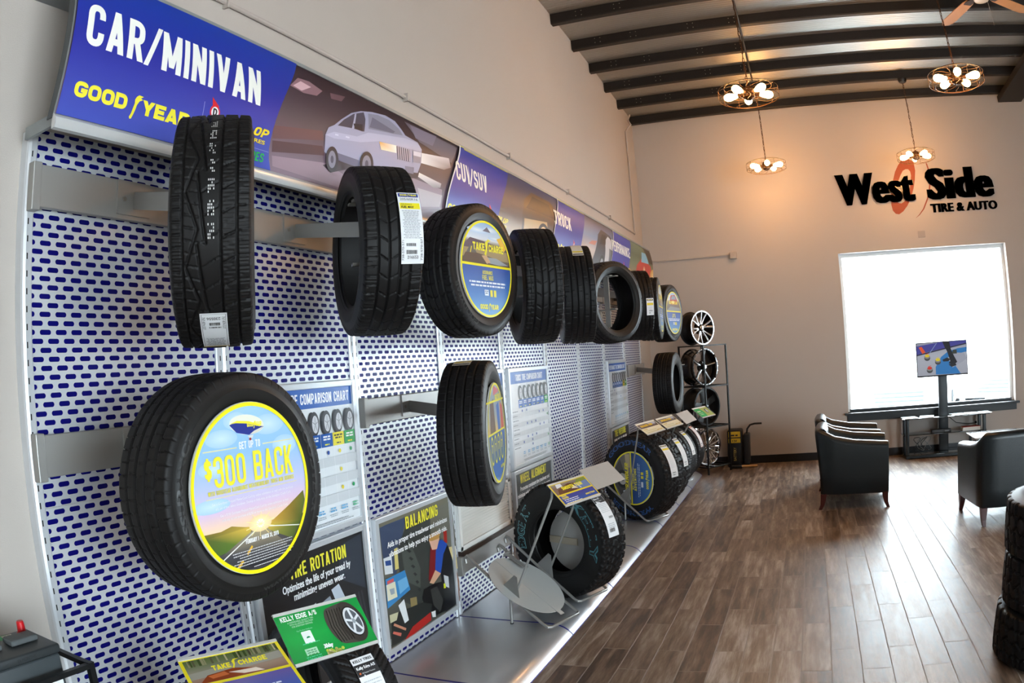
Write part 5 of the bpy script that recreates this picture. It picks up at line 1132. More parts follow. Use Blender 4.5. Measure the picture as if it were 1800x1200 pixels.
def pl_kelly(p, w, h):
    p.grad(0, w, [(0, '#1d8a3c'), (h*.5, '#17a544'), (h, '#178f3e')]); p.head('KELLY EDGE A/S', w*.06, h*.84, .0165, '#f4f8f4', w=w*.42, W=.8, st=.22)
    for i, s in enumerate(('A DEPENDABLE, QUALITY TIRE', 'WITH ALL-SEASON TRACTION', 'FOR EVERYDAY DRIVING')): p.text(s, w*.27, h*(.785-.045*i), .0055, '#bfe6c8', w=w*(.30-.03*i), align='c')
    p.text('Key Product Attributes', w*.27, h*.60, .005, '#8fd8b0', w=w*.18, align='c')
    q = [(w*.27+.017*cx+.004*math.cos(a), h*.46+.017*cy+.004*math.sin(a)) for cx, cy, a0 in ((1, 1, 0), (-1, 1, PI/2), (-1, -1, PI), (1, -1, 1.5*PI)) for a in np.linspace(a0, a0+PI/2, 5)]
    p.poly([(w*.27+(u-w*.27)*.85, v) for u, v in q], '#eef4ee'); p.poly([(w*.25, h*.455), (w*.265, h*.475), (w*.285, h*.475), (w*.297, h*.445), (w*.25, h*.44)], '#1a8a58')
    p.copy_lines(w*.15, w*.40, h*.335, 1, .01, .003, '#4fc890'); p.rect(w*.17, h*.12, w*.31, h*.25, '#a8d8b4'); p.copy_lines(w*.18, w*.30, h*.20, 3, .007, .003, '#4a8a5c'); p.copy_lines(w*.15, w*.33, h*.08, 2, .007, .003, '#4fc890'); p.text('30day', w*.385, h*.17, .014, '#f2f6f2', w=w*.11, bold=.06, shear=.2)
    for i in range(30): p.ell(w*(.38+.20*random.random()), h*(.01+.11*random.random()), .006, .006, random.choice(['#d8d878', '#b8c84a', '#e8e0a0']), n=7); p.lift -= p.step
    u, v = w*.80, h*.52; p.ell(u-.055, v, .030, .066, '#4a443e', a=.12); p.poly([(u-.06, v+.066), (u, v+.074), (u+.0, v-.074), (u-.05, v-.066)], '#4a443e')
    for i in range(6): p.line([(u-.066+.010*i, v+.058), (u-.074+.010*i, v), (u-.064+.010*i, v-.058)], .0025, '#24201e'); p.lift -= p.step
    p.ell(u+.005, v, .046, .074, '#3c3632', a=.12); p.ell(u+.010, v, .033, .055, '#1c1a1a', a=.12); p.ell(u+.011, v, .030, .051, '#d4d6da', a=.12); p.ell(u+.012, v, .025, .043, '#5c6066', a=.12)
    for i in range(5):
        a = i*1.2566+.4; p.line([(u+.012, v), (u+.012+.027*math.cos(a), v+.046*math.sin(a))], .008, '#e2e4e8')
    p.ell(u+.012, v, .006, .009, '#9aa0a8')
placard((.512, .490, .869), 68.3, .316, .175, .138, 'green KELLY EDGE A/S placard with a tire picture', pl_kelly)
def pl_through(p, w, h):
    p.rect(0, 0, w, h, '#e8cf2c'); b = .010; m = h*.46; x0, x1, y1 = b, w-b, h-b
    p.grad(x0, x1, [(m+b*.5, '#7c6050'), (h*.75, '#6c5a58'), (y1, '#8a8070')]); p.poly([(x0+.02, m+.006), (x0+.04, h*.7), (x0+.16, h*.86), (x0+.22, h*.8), (x0+.2, m+.006)], '#5c3a2c'); p.poly([(x0+.04, h*.76), (x0+.1, h*.80), (x0+.1, h*.93), (x0+.05, h*.93)], '#d8dce4'); p.poly([(x0+.16, h*.60), (x0+.2, h*.72), (x0+.22, h*.55)], '#e0d4cc'); p.poly([(x1-.12, m+.006), (x1, m+.006), (x1, h*.8), (x1-.14, h*.74)], '#6c84b0'); p.poly([(x1-.12, h*.78), (x1, h*.8), (x1, y1), (x1-.08, y1)], '#7c8a3c'); p.line([(x1-.10, m+.01), (x1-.11, h*.68)], .006, '#f0f0e8')
    p.head('SMOOTH TOUR', w*.24, h*.63, .024, '#f4e434', w=w*.56, W=.75, st=.26); p.grad(x0, x1, [(b, '#2a54a6'), (m-b*.5, '#3a3f8e')]); p.text('TRAIL', .025, h*.36, .012, '#e8dc40', w=.055, bold=.03); p.text('RUNNER', .025, h*.27, .012, '#e8dc40', w=.06, bold=.03)
    p.copy_lines(.03, w*.55, h*.21, 3, .012, .005, '#dfe4f2', 'l'); p.goodyear(w*.66, h*.17, w*.26, .010, '#f2e63a')
placard((.619, 2.715, .902), 74.0, .368, .160, .111, 'yellow bordered placard with blue lower half above the empty stand', pl_through)
placard((.690, 3.085, .929), 76.0, .360, .166, .114, 'blank grey placard above the teal lettered tire', None)
def pl_cream(s):
    def f(p, w, h):
        p.rect(0, 0, w, h, '#ece6c4'); p.rect(.008, h*.52, w-.008, h*.90, '#6c6a72'); p.poly([(.02, h*.55), (w*.5, h*.85), (w*.8, h*.6), (w-.01, h*.7), (w-.01, h*.53), (.01, h*.53)], '#3c3a40'); p.poly([(w*.5, h*.88), (w*.95, h*.88), (w*.9, h*.7), (w*.6, h*.72)], '#a8b0c4'); p.text(s, w*.12, h*.64, h*.17, '#e8c42c', w=w*.62, bold=.06)
        p.text('RUGGED', .03, h*.36, .012, '#c8a83a', w=w*.2, bold=.03); p.copy_lines(.03, w*.7, h*.25, 2, .02, .005, '#b8b490', 'l'); p.goodyear(w*.64, h*.12, w*.28, .010, '#c8a82a')
    return f
placard((.594, 5.06, .995), 78.0, .40, .142, .086, 'cream placard with a yellow headline above the half blue disc tire, nearer of two', pl_cream('RUGGED GRIP'))
placard((.690, 5.48, .996), 78.0, .40, .142, .086, 'cream placard with a yellow headline above the mud tread tire, farther of two', pl_cream('WORKHORSE'))
placard((.785, 6.05, .990), 83.0, .40, .145, .103, 'blank grey placard beside the wheel rack, behind the cream placards', None)
def pl_green(p, w, h):
    p.rect(0, 0, w, h, '#9cae62'); p.poly([(0, 0), (w*.45, 0), (w*.5, h*.5), (w*.42, h), (0, h)], '#1fa356'); p.rect(0, h*.92, w, h, '#e8eee4'); p.text('KELLY', w*.1, h*.55, .018, '#e8f4ea', w=w*.24, bold=.04); p.copy_lines(w*.08, w*.36, h*.40, 2, .02, .006, '#bfe6c8'); tire_icon(p, w*.74, h*.55, .07)
placard((.845, 6.72, .975), 71.0, .316, .156, .094, 'small green and olive placard in front of the wheel rack, farthest placard', pl_green)

# bars of the upper and lower rows, after the tires so that each arm meets its tire
def arm_of(i): T = tires[i]; return T.location, T.rotation_euler.z
RB = {0: .212, 1: .212, 2: .222, 3: .212, 4: .212, 5: .226, 6: .212, 7: .225, 8: .228, 9: .226, 10: .225, 11: .200}
for k in range(9):
    c, a = arm_of(k); crossbar(k, 2.150, 2.285, f'upper grey crossbar of the {ORD[k]} bay with the arm of its hanging tire', (c.y, c.x, c.z, RB[k], a))
for k, i in ((0, 9), (2, 10), (8, 11)):
    c, a = arm_of(i); crossbar(k, 1.338, 1.465, f'lower grey crossbar of the {ORD[k]} bay with a swivel arm', (max(k*W+.10, c.y), c.x, c.z, RB[i], a))

# ================================================================== WHEEL RACK, RIMS, THINGS IN THE CORNER
BLK = mat('black_tube_steel', '#141617', 0.4, metal=.3)
B0 = Vector((.806, 8.218, 0)); a_r = math.radians(54.0)     # front edge of the rack runs along this heading
RU = Vector((math.cos(a_r), math.sin(a_r), 0)); RN = Vector((math.sin(a_r), -math.cos(a_r), 0))   # along the front, and out of the front
RWD, RDP = .43, .44
t = thing('wheel_rack', 'black metal rack holding four alloy wheels near the far corner', 'rack', B0, 0)
q = lambda u, v, z: B0+RU*u-RN*v+Vector((0, 0, z))
SH = [.10, .615, 1.130, 1.650]
for u, v in ((0, 0), (RWD, 0), (0, RDP), (RWD, RDP)): MB().bar(q(u, v, 0.001), q(u, v, 1.65), .019, .019, up=RU).build('rack_post', BLK, t, world=True)
for z in SH:
    b = MB()
    for A, Bq in (((0, 0), (RWD, 0)), ((0, RDP), (RWD, RDP)), ((0, 0), (0, RDP)), ((RWD, 0), (RWD, RDP)), ((RWD*.33, 0), (RWD*.33, RDP)), ((RWD*.66, 0), (RWD*.66, RDP))): b.bar(q(*A, z-.009), q(*Bq, z-.009), .018, .016)
    b.build('shelf_frame', BLK, t, world=True)
GBLK = mat('gloss_black_alloy', '#0b0b0d', 0.18, metal=.3, coat=.6); MACH = mat('machined_alloy', '#d9dadd', 0.22, metal=.9); CHR = mat('chrome', '#e8e8ea', 0.06, metal=1.0); SATB = mat('satin_black_alloy', '#101113', 0.35, metal=.3)
def rim(label, R, depth, zc, style, u=.135, roll=0.0):
    t = thing('alloy_wheel', label, 'wheel', q(u, RDP*.5, zc), math.atan2(RN.y, RN.x), 'alloy wheels on the rack')
    h = depth/2
    b = MB(); b.lathe([(R-.016, -h), (R, -h), (R, -h+.012), (R-.018, -h+.02), (R-.03, -h+.06), (R-.045, -.02), (R-.03, h-.05), (R-.012, h-.03), (R, h-.012), (R, h), (R-.018, h), (R-.03, h-.02), (R-.052, -.02), (R-.036, -h+.05), (R-.016, -h)], 'x', n=64); b.build('barrel', {'star': SATB, 'bolt': GBLK, 'black': SATB, 'chrome': CHR}[style], t, smooth=True, angle=.6)
    m = {'star': MACH, 'bolt': GBLK, 'black': SATB, 'chrome': CHR}[style]
    if style == 'star':
        b = MB(); b.lathe([(R-.014, h-.004), (R+.001, h-.002), (R+.001, h+.004), (R-.014, h+.004), (R-.016, h)], 'x', n=64); b.build('machined_lip', MACH, t, smooth=True, angle=.6)
    def spoke(b, a, r0, r1, w0, w1, x0, x1, th, tw=0.0):
        L = []
        for i in range(7):
            s = i/6; r = r0+(r1-r0)*s; wv = w0+(w1-w0)*s; x = x0+(x1-x0)*s**1.5; aa = a+tw*s; c, sn = math.cos(aa), math.sin(aa)
            L.append([(x+dx, r*c-dv*sn, r*sn+dv*c) for dx, dv in ((0, -wv/2), (0.003, -wv/4), (0.003, wv/4), (0, wv/2), (-th, wv*.35), (-th, -wv*.35))])
        b.loft(L, cap=True)
    n = {'star': 6, 'bolt': 5, 'black': 5, 'chrome': 8}[style]
    for i in range(n):
        a = roll+i*2*PI/n; b = MB()
        if style == 'star':
            for s in (-1, 1): spoke(b, a+s*.13, .045, R-.012, .020, .024, h-.03, h-.004, .025, tw=s*.10)
        elif style == 'bolt':
            spoke(b, a, .04, R-.02, .055, .038, h-.05, h-.018, .03)
        elif style == 'black': spoke(b, a, .03, R-.03, .075, .095, h-.055, h-.045, .03)
        else:
            for s in (-1, 1): spoke(b, a+s*.12, .04, R-.018, .018, .022, h-.035, h-.012, .025, tw=s*.08)
        b.build('spoke', m, t, smooth=True, angle=.5)
        if style == 'bolt':
            b = MB(); spoke(b, a, .05, R-.03, .018, .012, h-.044, h-.012, .006); b.build('machined_edge', MACH, t, smooth=True, angle=.5)
    b = MB(); b.lathe([(.0, h-.012), (.028, h-.012), (.033, h-.018), (.036, h-.05), (.075, h-.055), (.078, h-.08), (0, h-.085)], 'x', n=32); b.build('hub', m if style != 'star' else GBLK, t, smooth=True, angle=.5)
    b = MB(); b.lathe([(0, h-.002), (.022, h-.004), (.030, h-.012), (.030, h-.03), (0, h-.03)], 'x', n=32); b.build('center_cap', CHR if style != 'black' else GBLK, t, smooth=True, angle=.5)
    if style == 'bolt':
        for i in range(24):
            a = i*2*PI/24; b = MB(); c = Vector((h+.001, (R-.010)*math.cos(a), (R-.010)*math.sin(a))); b.cyl(c, c+Vector((.005, 0, 0)), .0065, 8); b.build('rim_bolt', CHR, t)
    if style == 'black':
        for i in range(6):
            a = i*2*PI/6; c = Vector((h-.052, .055*math.cos(a), .055*math.sin(a))); b = MB(); b.cyl(c, c+Vector((.004, 0, 0)), .007, 8); b.build('lug_hole', CHR, t)
    return t
rim('alloy wheel with bright machined split spokes standing on top of the rack', .217, .215, 1.652+.217, 'star', roll=.26)
rim('black wheel with silver bolts around its lip on the upper shelf of the rack', .238, .235, 1.132+.238, 'bolt', roll=.2)
rim('all black five spoke wheel on the middle shelf of the rack', .245, .235, .617+.245, 'black', roll=.5)
rim('chrome many spoke wheel on the bottom shelf of the rack', .236, .22, .102+.236, 'chrome', roll=.1)

# black case with a yellow label and a fold out handle, behind the rack
t = thing('tool_case', 'black upright case with yellow label and side handle against the far wall behind the rack', 'case', (1.15, 8.86, 0))
CASE = mat('black_case_plastic', '#121214', .45); YEL = mat('yellow_label', '#e0b818', .5)
MB().rbox(1.00, 8.76, .02, 1.20, 9.03, .50, .025).build('body', CASE, t, world=True, smooth=True, angle=.6)
MB().rbox(1.215, 8.80, .02, 1.30, 9.0, .44, .02).build('side_case', mat('charcoal_case', '#25272a', .5), t, world=True, smooth=True, angle=.6)
p = Print(plane_map((1.02, 8.7595, .05), (1, 0, 0), (0, 0, 1))); p.rect(.0, .28, .16, .43, '#e0b818'); p.rect(.0, .34, .16, .355, '#18181a'); p.text('12V', .05, .29, .03, '#18181a', bold=.04); p.copy_lines(.02, .14, .37, 1, .01, .02, '#18181a'); p.build('label', INKM, t)
p = Print(plane_map((1.02, 8.7595, .05), (1, 0, 0), (0, 0, 1))); p.text('BATTERY', .10, .04, .035, '#c8b060', w=.18, ang=PI/2); p.build('side_print', INKM, t)
MB().tube([(1.26, 8.86, .43), (1.27, 8.86, .50), (1.31, 8.86, .55), (1.37, 8.86, .565), (1.47, 8.86, .565)], .013, 10).build('handle', CASE, t, world=True, smooth=True)
for x in (1.03, 1.17):
    b = MB(); b.cyl((x, 8.75, .028), (x, 8.80, .028), .027, 16); b.build('wheel', CASE, t, world=True, angle=.6)
t = thing('floor_brush', 'black floor brush with a pale wooden handle lying by the rack', 'brush', (1.2, 8.7, 0))
MB().rbox(1.06, 8.63, .012, 1.20, 8.70, .045, .01).build('brush_head', CASE, t, world=True, smooth=True, angle=.6); MB().box(1.062, 8.632, .0008, 1.198, 8.698, .012).build('bristles', mat('brush_bristle', '#2c2620', .8), t, world=True)
MB().tube([(1.18, 8.665, .03), (1.28, 8.70, .022), (1.40, 8.745, .018)], .016, 10).build('wooden_handle', mat('pale_wood', '#c89a62', .5, noise=.15, nscale=30), t, world=True, smooth=True)

# battery on its wire stand at the near left
t = thing('car_battery', 'grey car battery with a red terminal cap at the bottom left corner', 'battery', (.30, -.37, .75))
BAT = mat('battery_case', '#3c4245', .45, noise=.08, nscale=25); BATL = mat('battery_lid', '#2f3335', .42)
bt = dict(a=math.radians(0))
x0, x1, y0, y1, z1 = .185, .360, -.475, -.215, .962
MB().rbox(x0, y0, .765, x1, y1, .935, .008).build('case', BAT, t, world=True, smooth=True, angle=.5)
MB().rbox(x0-.004, y0-.004, .936, x1+.004, y1+.004, z1, .008).build('lid', BATL, t, world=True, smooth=True, angle=.5)
for yc in (-.405, -.285):
    b = MB(); b.rbox(.245, yc-.045, z1+.0004, .300, yc+.045, z1+.017, .006); o = b.build('vent_cap', mat('vent_cap_grey', '#55595a', .6, bump=.4, bscale=300), t, world=True, smooth=True, angle=.5)
b = MB(); b.lathe([(0.001, z1+.036), (.009, z1+.036), (.011, z1+.033), (.013, z1+.006), (.017, z1+.001), (.0, z1+.0004)], 'z', (.215, -.245, 0), 20); b.build('terminal_cap', mat('red_cap', '#c8141c', .35), t, world=True, smooth=True, angle=.5)
p = Print(plane_map((x0, y0, z1+.0006), (0, 1, 0), (-1, 0, 0))); p.P = lambda u, v, l: Vector((x0+.052-v, y0+u, z1+.0006+l)); p.rect(.0, .01, .185, .045, '#1f8a4e'); p.rect(.165, .012, .20, .042, '#b8b8a8'); p.copy_lines(.17, .197, .033, 2, .01, .004, '#7a7a70'); p.rect(.03, .018, .06, .026, '#c8a8a0'); p.build('top_label', INKM, t)
p = Print(plane_map((x1+.0004, y0, .766), (0, 1, 0), (0, 0, 1))); p.rect(.17, .02, .25, .10, '#e6e8ea'); p.copy_lines(.18, .24, .085, 3, .014, .005, '#9aa0a4'); p.build('side_label', INKM, t)
p = Print(plane_map((x1+.0045, y0, .936), (0, 1, 0), (0, 0, 1))); p.text('84 MONTHS', .12, .008, .009, '#1e2122', w=.06); p.build('moulded_text', INKM, t)
t = thing('battery_rack', 'black steel rack carrying the battery at the bottom left', 'rack', (.28, -.34, 0))
for (x, y) in ((.12, -.52), (.40, -.52), (.12, -.15), (.40, -.15)): MB().box(x-.009, y-.009, .001, x+.009, y+.009, .90).build('rack_post', BLK, t, world=True)
for z in (.757, .891, .30):
    b = MB()
    for A, Bq in (((.12, -.52), (.40, -.52)), ((.12, -.15), (.40, -.15)), ((.12, -.52), (.12, -.15)), ((.40, -.52), (.40, -.15))): b.bar((*A, z), (*Bq, z), .016, .014)
    b.build('rack_rail', BLK, t, world=True)
MB().box(.128, -.512, .7495, .392, -.158, .7645).build('rack_shelf', BLK, t, world=True)

# ================================================================== LOUNGE: CHAIRS, TABLE, TV
LEA = mat('black_leather', '#13191b', 0.33, noise=.12, nscale=6, bump=.25, bscale=140, spec=.55); LEGW = mat('red_brown_wood', '#3f1410', .3, coat=.3)
def armchair(label, pos, rz, group='black leather armchairs'):
    """tub chair facing +x locally; width along y"""
    t = thing('armchair', label, 'armchair', pos, rz, group)
    D, Wd, T = .34, .35, .115      # half depth, half width, wall thickness
    # plan path of the shell from the front of one arm around the back to the other arm
    path = [(D, -Wd), (.20, -Wd), (.0, -Wd), (-.18, -Wd), (-.305, -Wd+.003), (-.335, -Wd+.028), (-D, -.18), (-D-.005, -.06), (-D-.005, .06), (-D, .18), (-.335, Wd-.028), (-.305, Wd-.003), (-.18, Wd), (0, Wd), (.20, Wd), (D, Wd)]
    def top(x, y):
        s = min(1, max(0, (-.10-x)/.22)); return .625+.04*min(1, max(0, (.34-x)/.45))+.105*s*s*(3-2*s)
    loops = []
    for i, (x, y) in enumerate(path):
        a = Vector(path[max(i-1, 0)]); c = Vector(path[min(i+1, len(path)-1)]); d = (c-a).normalized(); n = Vector((d.y, -d.x))      # inward
        h = top(x, y); L = []
        for off, z in ((.012, .145), (.0, .16), (-.004, .30), (-.012, h-.05), (-.008, h-.02), (.012, h), (.05, h+.008), (T-.03, h+.004), (T-.008, h-.02), (T, h-.06), (T, .30), (T-.005, .145)):
            lean = -.10*max(0, (z-.35))*max(0, min(1, (-x-.1)/.2)); p = Vector((x, y))+n*off; L.append((p.x+lean, p.y, z))
        loops.append(L)
    b = MB(); b.loft(loops, cap=True); o = b.build('shell', LEA, t, smooth=True, angle=.9); md = o.modifiers.new('bevel', 'BEVEL'); md.width = .012; md.segments = 3; md.limit_method = 'ANGLE'; md.angle_limit = .9
    MB().rbox(-.215, -.228, .2465, .35, .228, .43, .05, 4).build('seat_cushion', LEA, t, smooth=True)
    MB().rbox(-.21, -.228, .147, .335, .228, .245, .012).build('seat_base', LEA, t, smooth=True, angle=.6)
    for sx, sy in ((1, 1), (1, -1), (-1, 1), (-1, -1)):
        L = []
        for z, r, k in ((.155, .031, 0), (.10, .027, .004), (.05, .021, .012), (.001, .016, .034)):
            cx_, cy_ = sx*(D-.035)+sx*k*(1 if sx > 0 else 1), sy*(Wd-.035); L.append([(cx_+ax*r, cy_+ay*r, z) for ax, ay in ((-1, -1), (1, -1), (1, 1), (-1, 1))])
        MB().loft(L, cap=True).build('leg', LEGW, t, bevel=.003)
    return t
ch = armchair('black leather tub armchair seen from its side, nearer of the pair left of the window', (2.545, 6.285, 0), math.radians(-3))
c2 = copy_tree(ch); c2.location = (2.56, 7.20, 0); c2.rotation_euler.z = math.radians(-2); c2['label'] = 'black leather tub armchair half hidden behind its twin, left of the tv'
c3 = copy_tree(ch); c3.location = (3.885, 5.285, 0); c3.rotation_euler.z = math.radians(96); c3['label'] = 'black leather armchair showing its back, behind the tire stack at the right'
# small table beyond the right armchair
t = thing('side_table', 'low table with a pale top just beyond the right armchair', 'table', (4.35, 6.9, 0))
MB().rbox(3.93, 6.62, .478, 4.75, 7.12, .50, .01).build('table_top', mat('pale_table_top', '#c9cdd0', .12, coat=.5), t, world=True, angle=.6)
for x, y in ((3.97, 6.66), (4.71, 6.66), (3.97, 7.08), (4.71, 7.08)): MB().box(x-.016, y-.016, .001, x+.016, y+.016, .478).build('leg', BLK, t, world=True)
# tv stand
GLB = mat('smoked_glass', '#15191b', .06, coat=.5); ABS = mat('dark_post', '#1d2123', .35, metal=.3)
t = thing('tv_stand', 'black three tier glass tv stand with a central column under the window', 'tv stand', (4.0, 8.83, 0))
X0, X1, Y0, Y1 = 3.40, 4.60, 8.60, 9.00
for nm, z, x0, x1, y0 in (('glass_shelf', .515, X0-.02, X1+.03, Y0), ('glass_shelf', .295, X0+.0, X1, Y0+.1), ('base_shelf', .045, X0, X1, Y0)):
    MB().rbox(x0, y0, z, x1, Y1, z+.010, .003).build(nm, GLB, t, world=True, angle=.6)
for x in (X0+.05, X1-.05):
    for y in (Y0+.05, Y1-.05): MB().rbox(x-.022, y-.022, .0008, x+.022, y+.022, .515, .006).build('stand_post', ABS, t, world=True, angle=.6)
MB().box(X0+.03, Y0+.02, .0125, X1-.03, Y0+.06, .044).build('base_rail', ABS, t, world=True)
MB().rbox(3.93, 8.80, .0555, 4.06, 8.86, 1.30, .008).build('column', ABS, t, world=True, angle=.6)
t = thing('television', 'flat television showing a curling match in front of the window', 'television', (3.96, 8.6, 1.27))
TX0, TX1, TZ0, TZ1, TY = 3.600, 4.322, 1.046, 1.488, 8.60
MB().rbox(TX0, TY, TZ0, TX1, TY+.035, TZ1, .006).build('housing', mat('tv_black', '#0c0d10', .25), t, world=True, angle=.6)
MB().rbox(3.80, TY+.036, 1.13, 4.14, TY+.07, 1.40, .01).build('rear_housing', mat('tv_black'), t, world=True); MB().box(3.9, TY+.07, 1.2, 4.09, 8.799, 1.30).build('mount', ABS, t, world=True)
for x in (3.85, 4.07): MB().tube([(x, TY+.02, TZ0), (x+.01, TY+.02, TZ0-.03), (x, TY+.02, TZ0-.05)], .004, 6).build('hanging_plug', ABS, t, world=True)
sw, sh = TX1-TX0-.02, TZ1-TZ0-.028
p = Print(plane_map((TX0+.01, TY-.0012, TZ0+.018), (1, 0, 0), (0, 0, 1)))
Q = lambda pts, c: p.poly([((x-567)/(903-567)*sw, (1-(y-722-(-(x-567)*.045))/(922-708))*sh) for x, y in pts], c)
p.grad(0, sw, [(0, '#a8acb8'), (sh*.6, '#b4b8c4'), (sh, '#9aa0b0')])
R_ = lambda pts, c: p.poly([(min(sw, max(0, x*sw)), min(sh, max(0, y*sh))) for x, y in pts], c)
R_([(0, .66), (.0, .92), (.45, 1), (1, 1), (1, .90), (.5, .80), (.2, .72)], '#45459a'); R_([(0, .92), (0, 1), (.45, 1)], '#9a9cae'); R_([(0, .62), (0, .66), (.5, .80), (1, .93), (1, .89), (.5, .76)], '#2c2c44')
R_([(.36, .02), (.36, .25), (.48, .55), (.62, .70), (.82, .78), (1, .80), (1, .66), (.84, .62), (.74, .56), (.72, .35), (.80, .15), (.86, 0)], '#2f7cc0'); R_([(.60, .50), (.74, .66), (.95, .62), (1, .45), (.9, .35), (.7, .2), (.65, .4)], '#a4a8b6')
R_([(.52, 1), (.66, 1), (.68, .78), (.74, .55), (.80, .36), (.72, .28), (.62, .34), (.66, .40), (.60, .72), (.56, .84)], '#1c2026'); R_([(.50, .46), (.60, .52), (.66, .46), (.62, .40), (.52, .40)], '#23262c'); R_([(.62, .30), (.76, .34), (.78, .26), (.68, .22)], '#23262c'); R_([(.70, .62), (.80, .62), (.80, .74), (.72, .74)], '#3a4038')
R_([(.04, .88), (.10, .90), (.17, .72), (.11, .68)], '#e8562a'); p.line([(.22*sw, .62*sh), (.40*sw, .98*sh)], .008, '#8aa0c8')
for (u, v, c) in ((.20, .56, '#e8c82c'), (.41, .42, '#e8d22c'), (.24, .18, '#d83a30')):
    p.ell(u*sw, (v-.02)*sh, .06*sw, .085*sh, '#4a4a4c'); p.ell(u*sw, (v+.02)*sh, .058*sw, .06*sh, '#8a8a88'); p.ell(u*sw, (v+.05)*sh, .046*sw, .045*sh, c); p.line([((u-.03)*sw, (v+.10)*sh), ((u+.03)*sw, (v+.12)*sh)], .006, '#d83a30' if u < .4 else c)
p.build('screen', print_mat('lit_screen', .5, emit=.75, spec=.15), t)
# magazines on the top shelf
PAP = mat('magazine_paper', '#e6e6e2', .45)
def magazine(x, y, rz, z, cols, label, w=.215, d=.28, h=.006):
    t = thing('magazine', label, 'magazine', (x, y, z), rz, 'magazines on the tv stand'); MB().rbox(-w/2, -d/2, 0, w/2, d/2, h, .002).build('pages', PAP, t)
    p = Print(lambda u, v, l: Vector((u-w/2, v-d/2, h+.0004+l))); p.rect(.002, .002, w-.002, d-.002, cols[0]); p.rect(.002, d*.78, w-.002, d-.002, cols[1]); p.rect(w*.15, d*.15, w*.85, d*.68, cols[2]); p.copy_lines(w*.1, w*.9, d*.83, 1, .02, .03, cols[0]); p.build('cover', INK, t, world=False); return t
zt = .5255
for x, rz, c, l in ((3.50, .1, ('#d8dcdc', '#5a7a84', '#9ab0b4'), 'leftmost open magazine on the tv stand top'), (3.74, -.2, ('#e8e8e4', '#8a9a94', '#c8ccc4'), 'pale magazine left of the column on the tv stand top'), (4.20, .15, ('#e4e8e8', '#6a8a94', '#b4c4c8'), 'white magazine right of the column on the tv stand top'), (4.39, -.1, ('#dcd4cc', '#8c6a6a', '#b8a49c'), 'patterned magazine toward the right of the tv stand top'), (4.56, .05, ('#d4dcdc', '#4a6a74', '#8aa4aa'), 'rightmost magazine overhanging the tv stand top')):
    magazine(x, 8.74, rz, zt+.0002, c, l, d=.25, w=.20)
t = thing('cable_box', 'small black cable box on the middle shelf of the tv stand', 'cable box', (3.95, 8.77, .306)); MB().rbox(3.80, 8.705, .3062, 4.08, 8.79, .352, .004).build('box_case', CASE, t, world=True, angle=.6)
p = Print(plane_map((3.80, 8.7046, .306), (1, 0, 0), (0, 0, 1))); p.rect(.02, .012, .17, .036, '#25282c'); p.rect(.19, .016, .25, .028, '#7a8084'); p.build('front_panel', INKG, t)
for i, (c, l, z) in enumerate((('#d8c8a8', 'thick cream book on the middle shelf of the tv stand', .3062), ('#c8402c', 'thin red book on top of the cream one on the tv stand', .3344))):
    t = thing('book', l, 'book', (4.38, 8.77, z), .05*i, 'books on the tv stand'); MB().rbox(-.13, -.06, 0, .13, .07, .028-.010*i, .002).build('pages', PAP, t); b = MB(); b.box(-.132, -.062, .0285-.010*i, .132, .072, .031-.010*i); b.build('cover', mat('book_'+c[1:], c, .5), t)
t = thing('loose_cables', 'tangle of grey and black cables hanging in the tv stand', 'cable', (3.7, 8.85, .056))
for i in range(4):
    pts = [(3.62+.05*i+.05*math.sin(a*2+i), 8.87+.02*math.sin(a*3+i), .16+.09*math.sin(a+i)) for a in np.linspace(0, 6.2, 16)]
    MB().tube(pts, .004, 6).build('cable', mat('cable_grey', '#8d9292', .5) if i % 2 else ABS, t, world=True, smooth=True)
MB().tube([(4.07, 8.90, .50), (4.2, 8.93, .40), (4.4, 9.0, .36), (4.5, 9.05, .36)], .005, 6).build('power_cord', ABS, t, world=True, smooth=True)

# ================================================================== WALL LETTERING, LAMPS, FAN, THE LOT OUTSIDE
t = thing('wall_lettering', 'black West Side TIRE & AUTO shop lettering with an orange ring on the far wall', 'sign', (3.9, YF, 3.6))
LET = mat('gloss_black_letter', '#0a0a0b', .16, coat=.3, spec=.5); RING = mat('orange_ring', '#b0502c', .4)
def solid_text(s, x, z, h, w, bold, th, name, y0):
    V, tr = text_tris(s, bold); Wt = max(p[0] for p in V); n = len(V); b = MB(); vs = [(x+p[0]/Wt*w, y0-th, z+p[1]*h) for p in V]+[(x+p[0]/Wt*w, y0-.001, z+p[1]*h) for p in V]
    fs = [tuple(q) for q in tr]+[tuple(n+i for i in q[::-1]) for q in tr]; ed = {}
    for q in tr:
        for i in range(3):
            e = (q[i], q[(i+1) % 3]); ed[e] = ed.get(e, 0)+1
    fs += [(e[1], e[0], n+e[0], n+e[1]) for e in ed if (e[1], e[0]) not in ed]
    b.add(vs, fs); return b.build(name, LET, t, world=True)
solid_text('West', 2.745, 3.395, .425, 1.14, .072, .022, 'word_lettering', YF-.004); solid_text('Side', 4.055, 3.395, .425, 1.04, .072, .022, 'word_lettering', YF-.004)
solid_text('TIRE & AUTO', 4.08, 3.216, .118, 1.03, .07, .016, 'tagline_lettering', YF-.002)
def zz(a, b): P = at(a/4.495+1400, b/4.495+260, 'y', YF); return P.x, P.z
O_ = [(830, 95), (800, 140), (778, 190), (764, 250), (752, 320), (746, 390), (750, 450), (762, 495), (785, 520), (812, 524), (845, 500), (878, 455), (905, 395), (925, 320), (935, 250), (938, 180), (925, 110), (880, 85)]
I_ = [(862, 168), (840, 180), (822, 215), (806, 260), (796, 310), (790, 360), (790, 400), (796, 425), (812, 436), (830, 438), (850, 425), (868, 400), (884, 360), (896, 310), (903, 260), (905, 215), (898, 185), (882, 168)]
